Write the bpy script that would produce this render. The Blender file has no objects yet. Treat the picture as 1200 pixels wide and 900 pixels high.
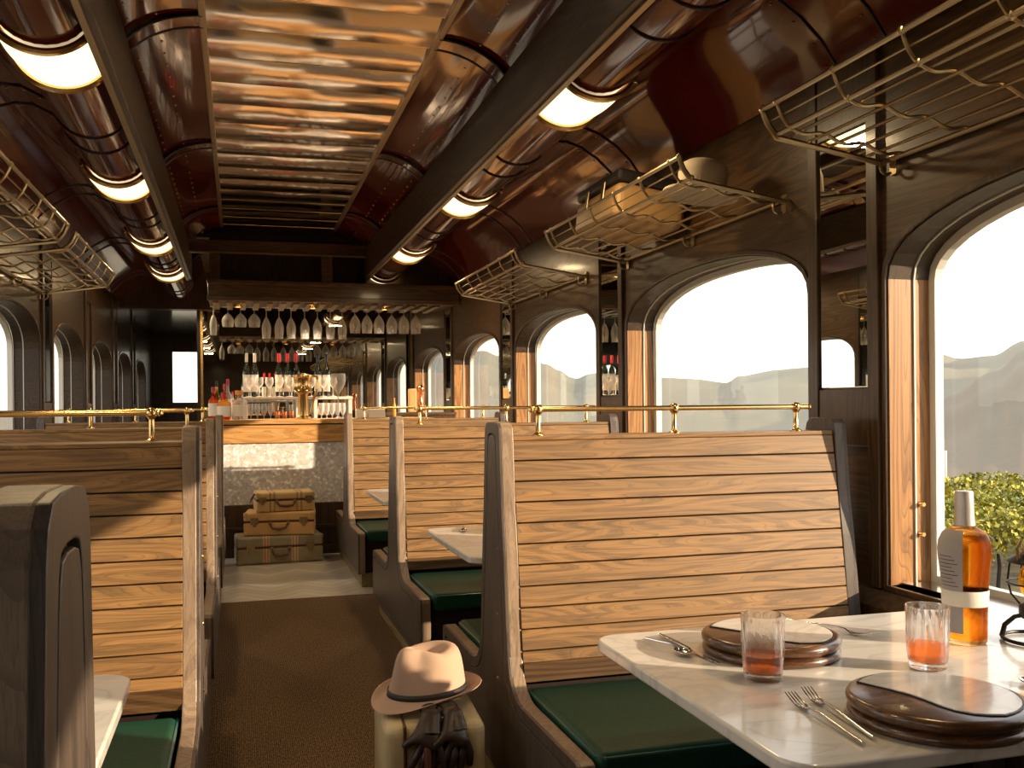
import bpy, bmesh, math, random
from mathutils import Vector, Matrix, noise
PI = math.pi
C = bpy.context.scene.collection
S = bpy.context.scene
random.seed(7)

# ---------------------------------------------------------------- camera, sky, sun, exposure
TH, RHO, H = math.atan(320/1120.0), math.radians(0.5), 1.35
Rv = Vector((math.cos(TH), -math.sin(TH), 0)); Fv = Vector((math.sin(TH), math.cos(TH), 0)); Zv = Vector((0, 0, 1))
cd = bpy.data.cameras.new('camera'); cam = bpy.data.objects.new('camera', cd); C.objects.link(cam)
X_ = Rv*math.cos(RHO) - Zv*math.sin(RHO)
Y_ = Rv*math.sin(RHO) + Zv*math.cos(RHO)
Bk = -Fv
m = Matrix(((X_.x, Y_.x, Bk.x, 0), (X_.y, Y_.y, Bk.y, 0), (X_.z, Y_.z, Bk.z, H), (0, 0, 0, 1)))
cam.matrix_world = m
cd.sensor_width = 36; cd.lens = 1120/1200*36; cd.shift_y = 24.5/1200; cd.clip_start = 0.02; cd.clip_end = 2000
S.camera = cam
S.view_settings.view_transform = 'Standard'; S.view_settings.look = 'None'
S.view_settings.exposure = 0.35; S.view_settings.gamma = 1
S.view_settings.use_curve_mapping = False
cy = S.cycles
cy.use_denoising = True; cy.max_bounces = 8; cy.diffuse_bounces = 5; cy.glossy_bounces = 5; cy.transmission_bounces = 8
cy.transparent_max_bounces = 24; cy.caustics_reflective = False; cy.caustics_refractive = False; cy.sample_clamp_indirect = 6
w = bpy.data.worlds.new('sky'); S.world = w; w.use_nodes = True
wn = w.node_tree.nodes; wl = w.node_tree.links
bg = wn['Background']; tc = wn.new('ShaderNodeTexCoord'); sx = wn.new('ShaderNodeSeparateXYZ'); cr = wn.new('ShaderNodeValToRGB')
wl.new(tc.outputs['Generated'], sx.inputs[0]); wl.new(sx.outputs['Z'], cr.inputs[0]); wl.new(cr.outputs[0], bg.inputs[0])
cr.color_ramp.elements[0].position = 0.0; cr.color_ramp.elements[0].color = (1, .88, .70, 1)
cr.color_ramp.elements[1].position = 0.6; cr.color_ramp.elements[1].color = (.88, .92, 1, 1)
bg.inputs[1].default_value = 1.7
SUN_DIR = Vector((1, -.65, .335)).normalized()
sd = bpy.data.lights.new('sun', 'SUN'); sun = bpy.data.objects.new('sun', sd); C.objects.link(sun)
sd.energy = 7.5; sd.color = (1, .78, .52); sd.angle = math.radians(.6)
sun.rotation_euler = SUN_DIR.to_track_quat('Z', 'Y').to_euler()

# ---------------------------------------------------------------- materials
def nmat(name):
    mt = bpy.data.materials.new(name); mt.use_nodes = True
    return mt, mt.node_tree.nodes, mt.node_tree.links, mt.node_tree.nodes['Principled BSDF']
def simple(name, col, rough=.5, metal=0, coat=0, em=None, ems=0, spec=.5, bump=0, bscale=200):
    mt, n, l, p = nmat(name)
    p.inputs['Base Color'].default_value = (*col, 1); p.inputs['Roughness'].default_value = rough
    p.inputs['Metallic'].default_value = metal; p.inputs['Coat Weight'].default_value = coat
    p.inputs['Coat Roughness'].default_value = .05
    p.inputs['Specular IOR Level'].default_value = spec
    if em: p.inputs['Emission Color'].default_value = (*em, 1); p.inputs['Emission Strength'].default_value = ems
    t = n.new('ShaderNodeTexCoord'); nz = n.new('ShaderNodeTexNoise'); nz.inputs['Scale'].default_value = bscale; nz.inputs['Detail'].default_value = 3
    l.new(t.outputs['Object'], nz.inputs[0])
    mr = n.new('ShaderNodeMapRange'); mr.inputs[3].default_value = max(0, rough-.06); mr.inputs[4].default_value = min(1, rough+.06)
    l.new(nz.outputs[0], mr.inputs[0]); l.new(mr.outputs[0], p.inputs['Roughness'])
    if bump:
        b = n.new('ShaderNodeBump'); b.inputs['Strength'].default_value = bump; b.inputs['Distance'].default_value = .002
        l.new(nz.outputs[0], b.inputs['Height']); l.new(b.outputs[0], p.inputs['Normal'])
    return mt
def mixc(n, l, f, a, b, mode='MIX'):
    x = n.new('ShaderNodeMix'); x.data_type = 'RGBA'; x.blend_type = mode
    for s, v in ((0, f), (6, a), (7, b)):
        if hasattr(v, 'default_value') or hasattr(v, 'is_linked'): l.new(v, x.inputs[s])
        else: x.inputs[s].default_value = v if s == 0 else (*v, 1)
    return x.outputs[2]
def mth(n, l, op, a, b=None, c=None):
    x = n.new('ShaderNodeMath'); x.operation = op
    for i, v in enumerate((a, b, c)):
        if v is None: continue
        if hasattr(v, 'is_linked'): l.new(v, x.inputs[i])
        else: x.inputs[i].default_value = v
    return x.outputs[0]
def wood(name, dark, mid, light, axis='X', rough=.45, pitch=0, coat=0, contrast=1.0, scale=1.0, spec=.5, grey_=.55):
    mt, n, l, p = nmat(name)
    t = n.new('ShaderNodeTexCoord'); oi = n.new('ShaderNodeObjectInfo')
    s = n.new('ShaderNodeSeparateXYZ'); l.new(t.outputs['Object'], s.inputs[0])
    x, y, z = s.outputs
    rnd = mth(n, l, 'MULTIPLY', oi.outputs['Random'], 13.0)
    if pitch:
        k = mth(n, l, 'FLOOR', mth(n, l, 'DIVIDE', mth(n, l, 'SUBTRACT', z, .019), pitch))
        wn_ = n.new('ShaderNodeTexWhiteNoise'); wn_.noise_dimensions = '1D'; l.new(mth(n, l, 'ADD', k, rnd), wn_.inputs['W'])
        off = mth(n, l, 'MULTIPLY', wn_.outputs[0], 9.0)
        rnd = mth(n, l, 'ADD', rnd, off)
    cb = n.new('ShaderNodeCombineXYZ')
    a = {'X': (x, y, z), 'Y': (y, x, z), 'Z': (z, x, y)}[axis]
    l.new(mth(n, l, 'ADD', mth(n, l, 'MULTIPLY', a[0], .9*scale), rnd), cb.inputs[0])
    l.new(mth(n, l, 'ADD', mth(n, l, 'MULTIPLY', a[1], 9*scale), rnd), cb.inputs[1])
    l.new(mth(n, l, 'MULTIPLY', a[2], 9*scale), cb.inputs[2])
    nz = n.new('ShaderNodeTexNoise'); nz.inputs['Scale'].default_value = .8; nz.inputs['Detail'].default_value = 1; l.new(cb.outputs[0], nz.inputs[0])
    rings = mth(n, l, 'FRACT', mth(n, l, 'MULTIPLY', nz.outputs[0], 13.0))
    rings = mth(n, l, 'MULTIPLY', mth(n, l, 'ABSOLUTE', mth(n, l, 'SUBTRACT', rings, .5)), 2.0)
    mp = n.new('ShaderNodeMapping'); mp.inputs['Scale'].default_value = (1.6, 9, 9); l.new(cb.outputs[0], mp.inputs[0])
    n2 = n.new('ShaderNodeTexNoise'); n2.inputs['Scale'].default_value = 2.2; n2.inputs['Detail'].default_value = 5; n2.inputs['Roughness'].default_value = .7; l.new(mp.outputs[0], n2.inputs[0])
    g = mth(n, l, 'ADD', mth(n, l, 'MULTIPLY', rings, .34), mth(n, l, 'MULTIPLY', n2.outputs[0], .85))
    r = n.new('ShaderNodeValToRGB'); l.new(g, r.inputs[0]); e = r.color_ramp.elements
    e[0].position = .30; e[0].color = (*dark, 1); e[1].position = .30+.55/contrast; e[1].color = (*light, 1)
    em = r.color_ramp.elements.new(.30+.25/contrast); em.color = (*mid, 1)
    n3 = n.new('ShaderNodeTexNoise'); n3.inputs['Scale'].default_value = .5; l.new(cb.outputs[0], n3.inputs[0])
    grey = (mid[0]*.72, mid[1]*.82, mid[2]*.98)
    rr = n.new('ShaderNodeMapRange'); rr.inputs[1].default_value = .45; rr.inputs[2].default_value = .65; rr.inputs[4].default_value = grey_; l.new(n3.outputs[0], rr.inputs[0])
    out = mixc(n, l, rr.outputs[0], r.outputs[0], grey)
    # crisp open-pore grain lines following the figure
    fig = mth(n, l, 'FRACT', mth(n, l, 'MULTIPLY', nz.outputs[0], 39.0))
    ln_ = n.new('ShaderNodeMapRange'); ln_.inputs[1].default_value = .72; ln_.inputs[2].default_value = .95; l.new(fig, ln_.inputs[0])
    mp4 = n.new('ShaderNodeMapping'); mp4.inputs['Scale'].default_value = (3, 60, 60); l.new(cb.outputs[0], mp4.inputs[0])
    n4 = n.new('ShaderNodeTexNoise'); n4.inputs['Scale'].default_value = 1.0; n4.inputs['Detail'].default_value = 2; l.new(mp4.outputs[0], n4.inputs[0])
    l4 = n.new('ShaderNodeMapRange'); l4.inputs[1].default_value = .50; l4.inputs[2].default_value = .68; l.new(n4.outputs[0], l4.inputs[0])
    gr = mth(n, l, 'MAXIMUM', mth(n, l, 'MULTIPLY', ln_.outputs[0], .55), mth(n, l, 'MULTIPLY', l4.outputs[0], .5))
    out = mixc(n, l, gr, out, (dark[0]*.9, dark[1]*.95, dark[2]*1.1))
    if pitch:
        br = n.new('ShaderNodeMapRange'); br.inputs[3].default_value = .86; br.inputs[4].default_value = 1.1; l.new(wn_.outputs[0], br.inputs[0])
        hs = n.new('ShaderNodeHueSaturation'); l.new(br.outputs[0], hs.inputs['Value']); l.new(out, hs.inputs['Color']); out = hs.outputs[0]
    l.new(out, p.inputs['Base Color']); p.inputs['Roughness'].default_value = rough; p.inputs['Coat Weight'].default_value = coat
    p.inputs['Coat Roughness'].default_value = .12; p.inputs['Specular IOR Level'].default_value = spec
    b = n.new('ShaderNodeBump'); b.inputs['Strength'].default_value = .25; b.inputs['Distance'].default_value = .001; l.new(n2.outputs[0], b.inputs['Height']); l.new(b.outputs[0], p.inputs['Normal'])
    return mt
def glassy(name, col=(1, 1, 1), trans=.45, rough=0., ior=1.45, gl=None):
    mt, n, l, p = nmat(name); out = n['Material Output']
    p.inputs['Base Color'].default_value = (*col, 1); p.inputs['Roughness'].default_value = rough
    p.inputs['Transmission Weight'].default_value = 1; p.inputs['IOR'].default_value = ior
    tr = n.new('ShaderNodeBsdfTransparent'); tr.inputs[0].default_value = (*col, 1)
    mx = n.new('ShaderNodeMixShader'); mx.inputs[0].default_value = trans
    l.new(p.outputs[0], mx.inputs[1]); l.new(tr.outputs[0], mx.inputs[2]); l.new(mx.outputs[0], out.inputs[0])
    return mt
def pane_mat(name, base=.04, tint=(1, 1, 1)):
    mt, n, l, p = nmat(name); out = n['Material Output']; n.remove(p)
    tr = n.new('ShaderNodeBsdfTransparent'); tr.inputs[0].default_value = (*tint, 1)
    gl = n.new('ShaderNodeBsdfGlossy'); gl.inputs['Roughness'].default_value = .01
    lw = n.new('ShaderNodeLayerWeight'); lw.inputs[0].default_value = .5
    f = mth(n, l, 'ADD', mth(n, l, 'MULTIPLY', mth(n, l, 'POWER', lw.outputs['Facing'], 5.0), .5), .02)
    mx = n.new('ShaderNodeMixShader'); l.new(f, mx.inputs[0]); l.new(tr.outputs[0], mx.inputs[1]); l.new(gl.outputs[0], mx.inputs[2]); l.new(mx.outputs[0], out.inputs[0])
    return mt
def thin_glass(name, tint=(.9, .9, .9), white=.12):
    # thin crystal: mostly see-through with a bright rim sheen
    mt, n, l, p = nmat(name); out = n['Material Output']
    p.inputs['Base Color'].default_value = (.9, .9, .9, 1); p.inputs['Roughness'].default_value = .12
    tr = n.new('ShaderNodeBsdfTransparent'); tr.inputs[0].default_value = (*tint, 1)
    lw = n.new('ShaderNodeLayerWeight'); lw.inputs[0].default_value = .35
    f = mth(n, l, 'ADD', mth(n, l, 'MULTIPLY', lw.outputs['Facing'], .75), white)
    mx = n.new('ShaderNodeMixShader'); l.new(f, mx.inputs[0]); l.new(tr.outputs[0], mx.inputs[1]); l.new(p.outputs[0], mx.inputs[2]); l.new(mx.outputs[0], out.inputs[0])
    return mt

M = {}
M['slat'] = wood('oak_slats', (.09, .050, .022), (.265, .138, .046), (.38, .205, .072), 'X', .5, scale=1.5, grey_=.35, pitch=.0693, contrast=.8)
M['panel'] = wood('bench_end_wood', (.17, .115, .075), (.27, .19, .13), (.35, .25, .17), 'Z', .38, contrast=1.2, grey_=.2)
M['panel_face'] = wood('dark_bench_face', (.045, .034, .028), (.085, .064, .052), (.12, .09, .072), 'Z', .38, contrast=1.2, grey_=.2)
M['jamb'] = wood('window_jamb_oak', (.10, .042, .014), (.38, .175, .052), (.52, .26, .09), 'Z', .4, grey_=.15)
M['wallwood'] = wood('dark_wall_oak', (.020, .009, .004), (.068, .034, .013), (.12, .062, .024), 'Y', .36, contrast=1.2, coat=.2, grey_=.1)
M['pierwood'] = wood('dark_pilaster_oak', (.020, .009, .004), (.060, .030, .012), (.105, .055, .022), 'Z', .36, coat=.2, grey_=.1)
M['beam'] = wood('brown_beam_oak', (.028, .013, .005), (.085, .043, .016), (.14, .074, .03), 'X', .4, coat=.2, grey_=.1)
M['beamY'] = wood('long_beam_oak', (.024, .013, .006), (.070, .040, .018), (.12, .072, .033), 'Y', .38, coat=.2, grey_=.1)
M['barwood'] = wood('honey_bar_oak', (.28, .13, .04), (.55, .28, .09), (.68, .40, .16), 'X', .35)
M['chargerwood'] = wood('walnut_charger', (.03, .012, .006), (.095, .040, .017), (.17, .078, .034), 'X', .28, coat=.4, grey_=.1)
M['archshade'] = wood('shaded_arch_oak', (.02, .011, .006), (.055, .032, .017), (.09, .052, .027), 'Y', .4)  # darker copy of the jamb oak, arch soffit shade put into its colour
M['kick'] = wood('olive_kickboard', (.16, .11, .04), (.30, .22, .10), (.42, .32, .16), 'Y', .5)
M['lacquer'] = simple('maroon_lacquer', (.10, .0085, .004), .10, 0, .5, spec=.45, bump=.02, bscale=3)
M['black'] = simple('black_seam', (.006, .004, .004), .3)
M['brass'] = simple('polished_brass', (.78, .52, .22), .22, 1)
M['rackbrass'] = simple('aged_brass', (.42, .32, .18), .33, 1)
M['iron'] = simple('black_iron', (.02, .018, .016), .45, .6)
M['steel'] = simple('cutlery_steel', (.62, .60, .58), .16, 1)
M['leather'] = simple('green_leather', (.010, .060, .036), .5, 0, 0, spec=.25, bump=.4, bscale=60)
M['piping'] = simple('green_piping', (.02, .10, .085), .3, 0, .4)
M['white'] = simple('white_frame_paint', (.75, .73, .68), .5)
M['black_side'] = simple('dark_seat_box', (.02, .011, .008), .45)
M['opal'] = simple('opal_lamp_glass', (.9, .85, .7), .3, em=(1, .80, .48), ems=1.5)
M['mirror'] = simple('mirror_silver', (.86, .88, .84), .01, 1)
M['mirror'].node_tree.nodes['Principled BSDF'].inputs['Roughness'].default_value = .01
for lk in list(M['mirror'].node_tree.links):
    if lk.to_socket.name == 'Roughness': M['mirror'].node_tree.links.remove(lk)
M['mirroredge'] = simple('green_mirror_edge', (.02, .22, .12), .1, 0, 1)
M['pane'] = pane_mat('window_glass')
M['crystal'] = glassy('cut_crystal', (1, 1, 1), .2)
M['whiskey'] = glassy('amber_whiskey', (1, .42, .10), .6, ior=1.15)
M['bottleglass'] = glassy('whiskey_bottle_glass', (1, .74, .36), .35, ior=1.2)
M['bottleliq'] = glassy('bottle_whiskey', (1, .55, .12), .4, ior=1.12)
M['hang'] = thin_glass('hanging_glass', (.95, .92, .9), .26)
M['felt'] = simple('blush_felt', (.47, .32, .235), .95, bump=.3, bscale=400, spec=.1)
M['band'] = simple('dark_hat_band', (.02, .015, .014), .6)
M['glove'] = simple('dark_brown_glove_leather', (.035, .020, .014), .42, bump=.8, bscale=70)
M['handle'] = simple('brown_leather_handle', (.10, .035, .018), .4)
M['shade'] = simple('paper_label', (.75, .70, .62), .6)
M['straw'] = simple('woven_straw', (.55, .45, .32), .8, bump=1, bscale=150)
M['amber'] = glassy('amber_globe', (1, .55, .08), .5, ior=1.2)
M['cork'] = simple('pewter_capsule', (.50, .46, .44), .35, .4)
M['greywrap'] = simple('lavender_grey_label', (.34, .31, .31), .55)

def marble():
    mt, n, l, p = nmat('white_marble'); t = n.new('ShaderNodeTexCoord')
    mp = n.new('ShaderNodeMapping'); mp.inputs['Rotation'].default_value = (0, 0, .5); mp.inputs['Scale'].default_value = (1, 2.6, 1); l.new(t.outputs['Object'], mp.inputs[0])
    nz = n.new('ShaderNodeTexNoise'); nz.inputs['Scale'].default_value = 2.3; nz.inputs['Detail'].default_value = 6; nz.inputs['Distortion'].default_value = 1.2; l.new(mp.outputs[0], nz.inputs[0])
    r = n.new('ShaderNodeValToRGB'); e = r.color_ramp.elements; e[0].position = .38; e[0].color = (.74, .72, .69, 1); e[1].position = .62; e[1].color = (.72, .70, .67, 1)
    a = r.color_ramp.elements.new(.5); a.color = (.60, .585, .57, 1); b = r.color_ramp.elements.new(.455); b.color = (.72, .70, .67, 1); c = r.color_ramp.elements.new(.54); c.color = (.73, .71, .68, 1)
    l.new(nz.outputs[0], r.inputs[0]); l.new(r.outputs[0], p.inputs['Base Color']); p.inputs['Roughness'].default_value = .16; p.inputs['Coat Weight'].default_value = .3
    return mt
M['marble'] = marble()
def copper():
    mt, n, l, p = nmat('coppery_ceiling_metal'); t = n.new('ShaderNodeTexCoord')
    p.inputs['Base Color'].default_value = (.72, .66, .60, 1); p.inputs['Metallic'].default_value = 1; p.inputs['Roughness'].default_value = .10
    nz = n.new('ShaderNodeTexNoise'); nz.inputs['Scale'].default_value = 2.2; nz.inputs['Detail'].default_value = 2; l.new(t.outputs['Object'], nz.inputs[0])
    b = n.new('ShaderNodeBump'); b.inputs['Strength'].default_value = .16; b.inputs['Distance'].default_value = .02; l.new(nz.outputs[0], b.inputs['Height']); l.new(b.outputs[0], p.inputs['Normal'])
    n2 = n.new('ShaderNodeTexNoise'); n2.inputs['Scale'].default_value = 60; mp = n.new('ShaderNodeMapping'); mp.inputs['Scale'].default_value = (.1, 6, 1); l.new(t.outputs['Object'], mp.inputs[0]); l.new(mp.outputs[0], n2.inputs[0])
    mr = n.new('ShaderNodeMapRange'); mr.inputs[3].default_value = .06; mr.inputs[4].default_value = .16; l.new(n2.outputs[0], mr.inputs[0]); l.new(mr.outputs[0], p.inputs['Roughness'])
    return mt
M['copper'] = copper()
def carpet():
    mt, n, l, p = nmat('brown_carpet'); t = n.new('ShaderNodeTexCoord')
    mp = n.new('ShaderNodeMapping'); mp.inputs['Scale'].default_value = (1, .45, 1); l.new(t.outputs['Object'], mp.inputs[0])
    nz = n.new('ShaderNodeTexNoise'); nz.inputs['Scale'].default_value = 130; nz.inputs['Detail'].default_value = 3; l.new(mp.outputs[0], nz.inputs[0])
    ck = n.new('ShaderNodeTexWave'); ck.inputs['Scale'].default_value = 40; ck.inputs['Distortion'].default_value = 3; l.new(t.outputs['Object'], ck.inputs[0])
    g = mth(n, l, 'ADD', mth(n, l, 'MULTIPLY', nz.outputs[0], .8), mth(n, l, 'MULTIPLY', ck.outputs[1], .2))
    r = n.new('ShaderNodeValToRGB'); e = r.color_ramp.elements; e[0].position = .35; e[0].color = (.055, .032, .018, 1); e[1].position = .7; e[1].color = (.25, .165, .10, 1)
    l.new(g, r.inputs[0]); l.new(r.outputs[0], p.inputs['Base Color']); p.inputs['Roughness'].default_value = .95; p.inputs['Specular IOR Level'].default_value = .1
    b = n.new('ShaderNodeBump'); b.inputs['Distance'].default_value = .004; b.inputs['Strength'].default_value = .6; l.new(nz.outputs[0], b.inputs['Height']); l.new(b.outputs[0], p.inputs['Normal'])
    return mt
M['carpet'] = carpet()
def chevron():
    mt, n, l, p = nmat('chevron_tile'); t = n.new('ShaderNodeTexCoord'); s = n.new('ShaderNodeSeparateXYZ'); l.new(t.outputs['Object'], s.inputs[0])
    pp = mth(n, l, 'PINGPONG', s.outputs[0], .22)
    v = mth(n, l, 'ADD', s.outputs[1], mth(n, l, 'MULTIPLY', pp, 1.0))
    fr = mth(n, l, 'FRACT', mth(n, l, 'DIVIDE', v, .13)); idx = mth(n, l, 'FLOOR', mth(n, l, 'DIVIDE', v, .13))
    wn2 = n.new('ShaderNodeTexWhiteNoise'); wn2.noise_dimensions = '1D'; l.new(idx, wn2.inputs['W'])
    line = mth(n, l, 'LESS_THAN', fr, .06)
    base = mixc(n, l, wn2.outputs[0], (.44, .39, .33), (.56, .51, .44))
    l.new(mixc(n, l, line, base, (.22, .19, .16)), p.inputs['Base Color']); p.inputs['Roughness'].default_value = .4
    return mt
M['chevron'] = chevron()
def mosaic():
    mt, n, l, p = nmat('glittering_mosaic'); t = n.new('ShaderNodeTexCoord')
    v = n.new('ShaderNodeTexVoronoi'); v.inputs['Scale'].default_value = 42; l.new(t.outputs['Object'], v.inputs[0])
    s = n.new('ShaderNodeSeparateColor'); l.new(v.outputs['Color'], s.inputs[0])
    r = n.new('ShaderNodeValToRGB'); e = r.color_ramp.elements; e[0].color = (.50, .47, .45, 1); e[1].color = (.98, .96, .92, 1); e[1].position = .95
    a = e.new(.75); a.color = (.70, .66, .64, 1)
    l.new(s.outputs[0], r.inputs[0]); l.new(r.outputs[0], p.inputs['Base Color']); p.inputs['Roughness'].default_value = .3
    return mt
M['mosaic'] = mosaic()
def leafmat(name, c1, c2):
    mt, n, l, p = nmat(name); t = n.new('ShaderNodeTexCoord')
    nz = n.new('ShaderNodeTexNoise'); nz.inputs['Scale'].default_value = 2.5; nz.inputs['Detail'].default_value = 4; l.new(t.outputs['Object'], nz.inputs[0])
    r = n.new('ShaderNodeValToRGB'); e = r.color_ramp.elements; e[0].position = .35; e[0].color = (*c1, 1); e[1].position = .65; e[1].color = (*c2, 1)
    l.new(nz.outputs[0], r.inputs[0]); l.new(r.outputs[0], p.inputs['Base Color']); p.inputs['Roughness'].default_value = .6
    return mt
M['leaf'] = leafmat('vine_leaves', (.09, .12, .008), (.42, .36, .03))
M['dirt'] = leafmat('dry_ground', (.10, .08, .04), (.22, .17, .08))
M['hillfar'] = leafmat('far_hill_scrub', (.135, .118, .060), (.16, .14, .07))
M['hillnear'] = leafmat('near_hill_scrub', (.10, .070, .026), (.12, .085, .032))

# ---------------------------------------------------------------- geometry helpers
def B(): return bmesh.new()
def box(bm, x0, x1, y0, y1, z0, z1, mt=None):
    vs = [bm.verts.new((x, y, z)) for z in (z0, z1) for y in (y0, y1) for x in (x0, x1)]
    for f in ((0, 2, 3, 1), (4, 5, 7, 6), (0, 1, 5, 4), (2, 6, 7, 3), (0, 4, 6, 2), (1, 3, 7, 5)): bm.faces.new([vs[i] for i in f])
    if mt is not None: bmesh.ops.transform(bm, matrix=mt, verts=vs)
    return vs
def tube(bm, pts, r, seg=8, closed=False, cap=True):
    pts = [Vector(p) for p in pts]; n = len(pts); rings = []
    rs = r if isinstance(r, (list, tuple)) else [r]*n
    up = None
    for i, p in enumerate(pts):
        a = pts[(i-1) % n] if closed or i else p; b = pts[(i+1) % n] if closed or i < n-1 else p
        t = (b-a).normalized()
        if up is None: up = Vector((0, 0, 1)) if abs(t.z) < .9 else Vector((1, 0, 0))
        u = t.cross(up)
        if u.length < 1e-4: u = t.cross(Vector((0, 1, 0)))
        u.normalize(); v = u.cross(t).normalized(); up = v
        rings.append([bm.verts.new(p + (u*math.cos(q)+v*math.sin(q))*rs[i]) for q in [2*PI*k/seg for k in range(seg)]])
    m_ = n if closed else n-1
    for i in range(m_):
        A, D = rings[i], rings[(i+1) % n]
        for k in range(seg): bm.faces.new((A[k], A[(k+1) % seg], D[(k+1) % seg], D[k]))
    if cap and not closed:
        bm.faces.new(rings[0][::-1]); bm.faces.new(rings[-1])
def lathe(bm, prof, c=(0, 0, 0), seg=24, mod=None, cap=True):
    rings = []
    for r, z in prof:
        ring = []
        for k in range(seg):
            a = 2*PI*k/seg; rr = r*(mod(a, z) if mod else 1)
            ring.append(bm.verts.new((c[0]+rr*math.cos(a), c[1]+rr*math.sin(a), c[2]+z)))
        rings.append(ring)
    for A, D in zip(rings, rings[1:]):
        for k in range(seg): bm.faces.new((A[k], A[(k+1) % seg], D[(k+1) % seg], D[k]))
    if cap:
        if prof[0][0] > 1e-5: bm.faces.new(rings[0][::-1])
        if prof[-1][0] > 1e-5: bm.faces.new(rings[-1])
def prism(bm, outline, a0, a1, axis='X', holes=None):
    # outline: 2D points; extruded along axis from a0 to a1
    def P(u, v, a): return {'X': (a, u, v), 'Y': (u, a, v), 'Z': (u, v, a)}[axis]
    A = [bm.verts.new(P(u, v, a0)) for u, v in outline]; D = [bm.verts.new(P(u, v, a1)) for u, v in outline]
    n = len(outline)
    for i in range(n): bm.faces.new((A[i], A[(i+1) % n], D[(i+1) % n], D[i]))
    bm.faces.new(A[::-1]); bm.faces.new(D)
def strip(bm, o1, o2, a0, a1, axis='X'):
    # band between two closed outlines with equal counts
    def P(u, v, a): return {'X': (a, u, v), 'Y': (u, a, v), 'Z': (u, v, a)}[axis]
    L = [[bm.verts.new(P(u, v, a)) for u, v in o] for a in (a0, a1) for o in (o1, o2)]
    n = len(o1)
    for i in range(n):
        j = (i+1) % n
        bm.faces.new((L[0][i], L[0][j], L[1][j], L[1][i])); bm.faces.new((L[2][i], L[3][i], L[3][j], L[2][j]))
        bm.faces.new((L[0][i], L[2][i], L[2][j], L[0][j])); bm.faces.new((L[1][i], L[1][j], L[3][j], L[3][i]))
def sheet(bm, prof, y0, y1, axis='Y', ny=1):
    # open 2D profile (x,z) swept along y
    rows = []
    for k in range(ny+1):
        y = y0+(y1-y0)*k/ny
        rows.append([bm.verts.new((u, y, v) if axis == 'Y' else (y, u, v)) for u, v in prof])
    for A, D in zip(rows, rows[1:]):
        for i in range(len(prof)-1): bm.faces.new((A[i], A[i+1], D[i+1], D[i]))
def inset(o, d):
    n = len(o); out = []
    area = sum(o[i][0]*o[(i+1) % n][1]-o[(i+1) % n][0]*o[i][1] for i in range(n)); sg = 1 if area > 0 else -1
    for i in range(n):
        p0, p1, p2 = Vector(o[i-1]), Vector(o[i]), Vector(o[(i+1) % n])
        a, b = (p1-p0).normalized(), (p2-p1).normalized()
        na, nb = Vector((-a.y, a.x))*sg, Vector((-b.y, b.x))*sg
        mm = na+nb; mm = mm.normalized() if mm.length > 1e-4 else na
        out.append(tuple(p1 + mm*(d/max(.4, mm.dot(na)))))
    return out
def obj(name, bm, mat=None, parent=None, bevel=0, smooth=False, seg=2, loc=None, rz=0, angle=35):
    bmesh.ops.recalc_face_normals(bm, faces=bm.faces)
    me = bpy.data.meshes.new(name); bm.to_mesh(me); bm.free()
    o = bpy.data.objects.new(name, me); C.objects.link(o)
    if mat is not None:
        for mm in (mat if isinstance(mat, (list, tuple)) else [mat]): me.materials.append(M[mm] if isinstance(mm, str) else mm)
    if parent is not None: o.parent = parent
    if bevel:
        b = o.modifiers.new('b', 'BEVEL'); b.width = bevel; b.segments = seg; b.limit_method = 'ANGLE'; b.angle_limit = math.radians(angle)
    if smooth:
        me.polygons.foreach_set('use_smooth', [True]*len(me.polygons))
        try: me.set_sharp_from_angle(angle=math.radians(smooth if smooth > 1 else 40))
        except Exception: pass
    if loc is not None: o.location = loc
    o.rotation_euler.z = rz
    return o
def thing(name, label, cat, loc=(0, 0, 0), rz=0, group=None):
    o = bpy.data.objects.new(name, None); C.objects.link(o); o.location = loc; o.rotation_euler.z = rz
    o.empty_display_size = .1
    return tag(o, label, cat, group)
def tag(o, label, cat, group=None):
    o['label'] = label; o['category'] = cat
    if group: o['group'] = group
    return o
def struct(o): o['kind'] = 'structure'; return o
def dup(root, loc, rz=0, label=None, group=None):
    kids = {}
    for o in list(C.objects):
        if o.parent: kids.setdefault(o.parent.name, []).append(o)
    def rec(o, par):
        c = o.copy(); C.objects.link(c)
        if par is not None: c.parent = par
        for ch in kids.get(o.name, []): rec(ch, c)
        return c
    r = rec(root, None); r.location = loc; r.rotation_euler.z = rz
    if label: r['label'] = label
    if group: r['group'] = group
    return r
def arc(cx, cz, rx, rz, a0, a1, n):
    return [(cx+rx*math.cos(math.radians(a0+(a1-a0)*k/n)), cz+rz*math.sin(math.radians(a0+(a1-a0)*k/n))) for k in range(n+1)]

# ================================================================= SETTING
XR, XL, CX = 2.29, -1.43, .41      # inner wall faces, car centre line
Y0, Y1 = -3.2, 13.1
# floor
b = B(); box(b, XL-.3, XR+.3, Y0, 6.9, -.05, 0); o = struct(obj('floor', b, 'carpet'))
b = B(); box(b, XL-.3, XR+.3, 6.9, 18, -.05, -.002); o = struct(obj('floor', b, 'chevron'))

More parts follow.
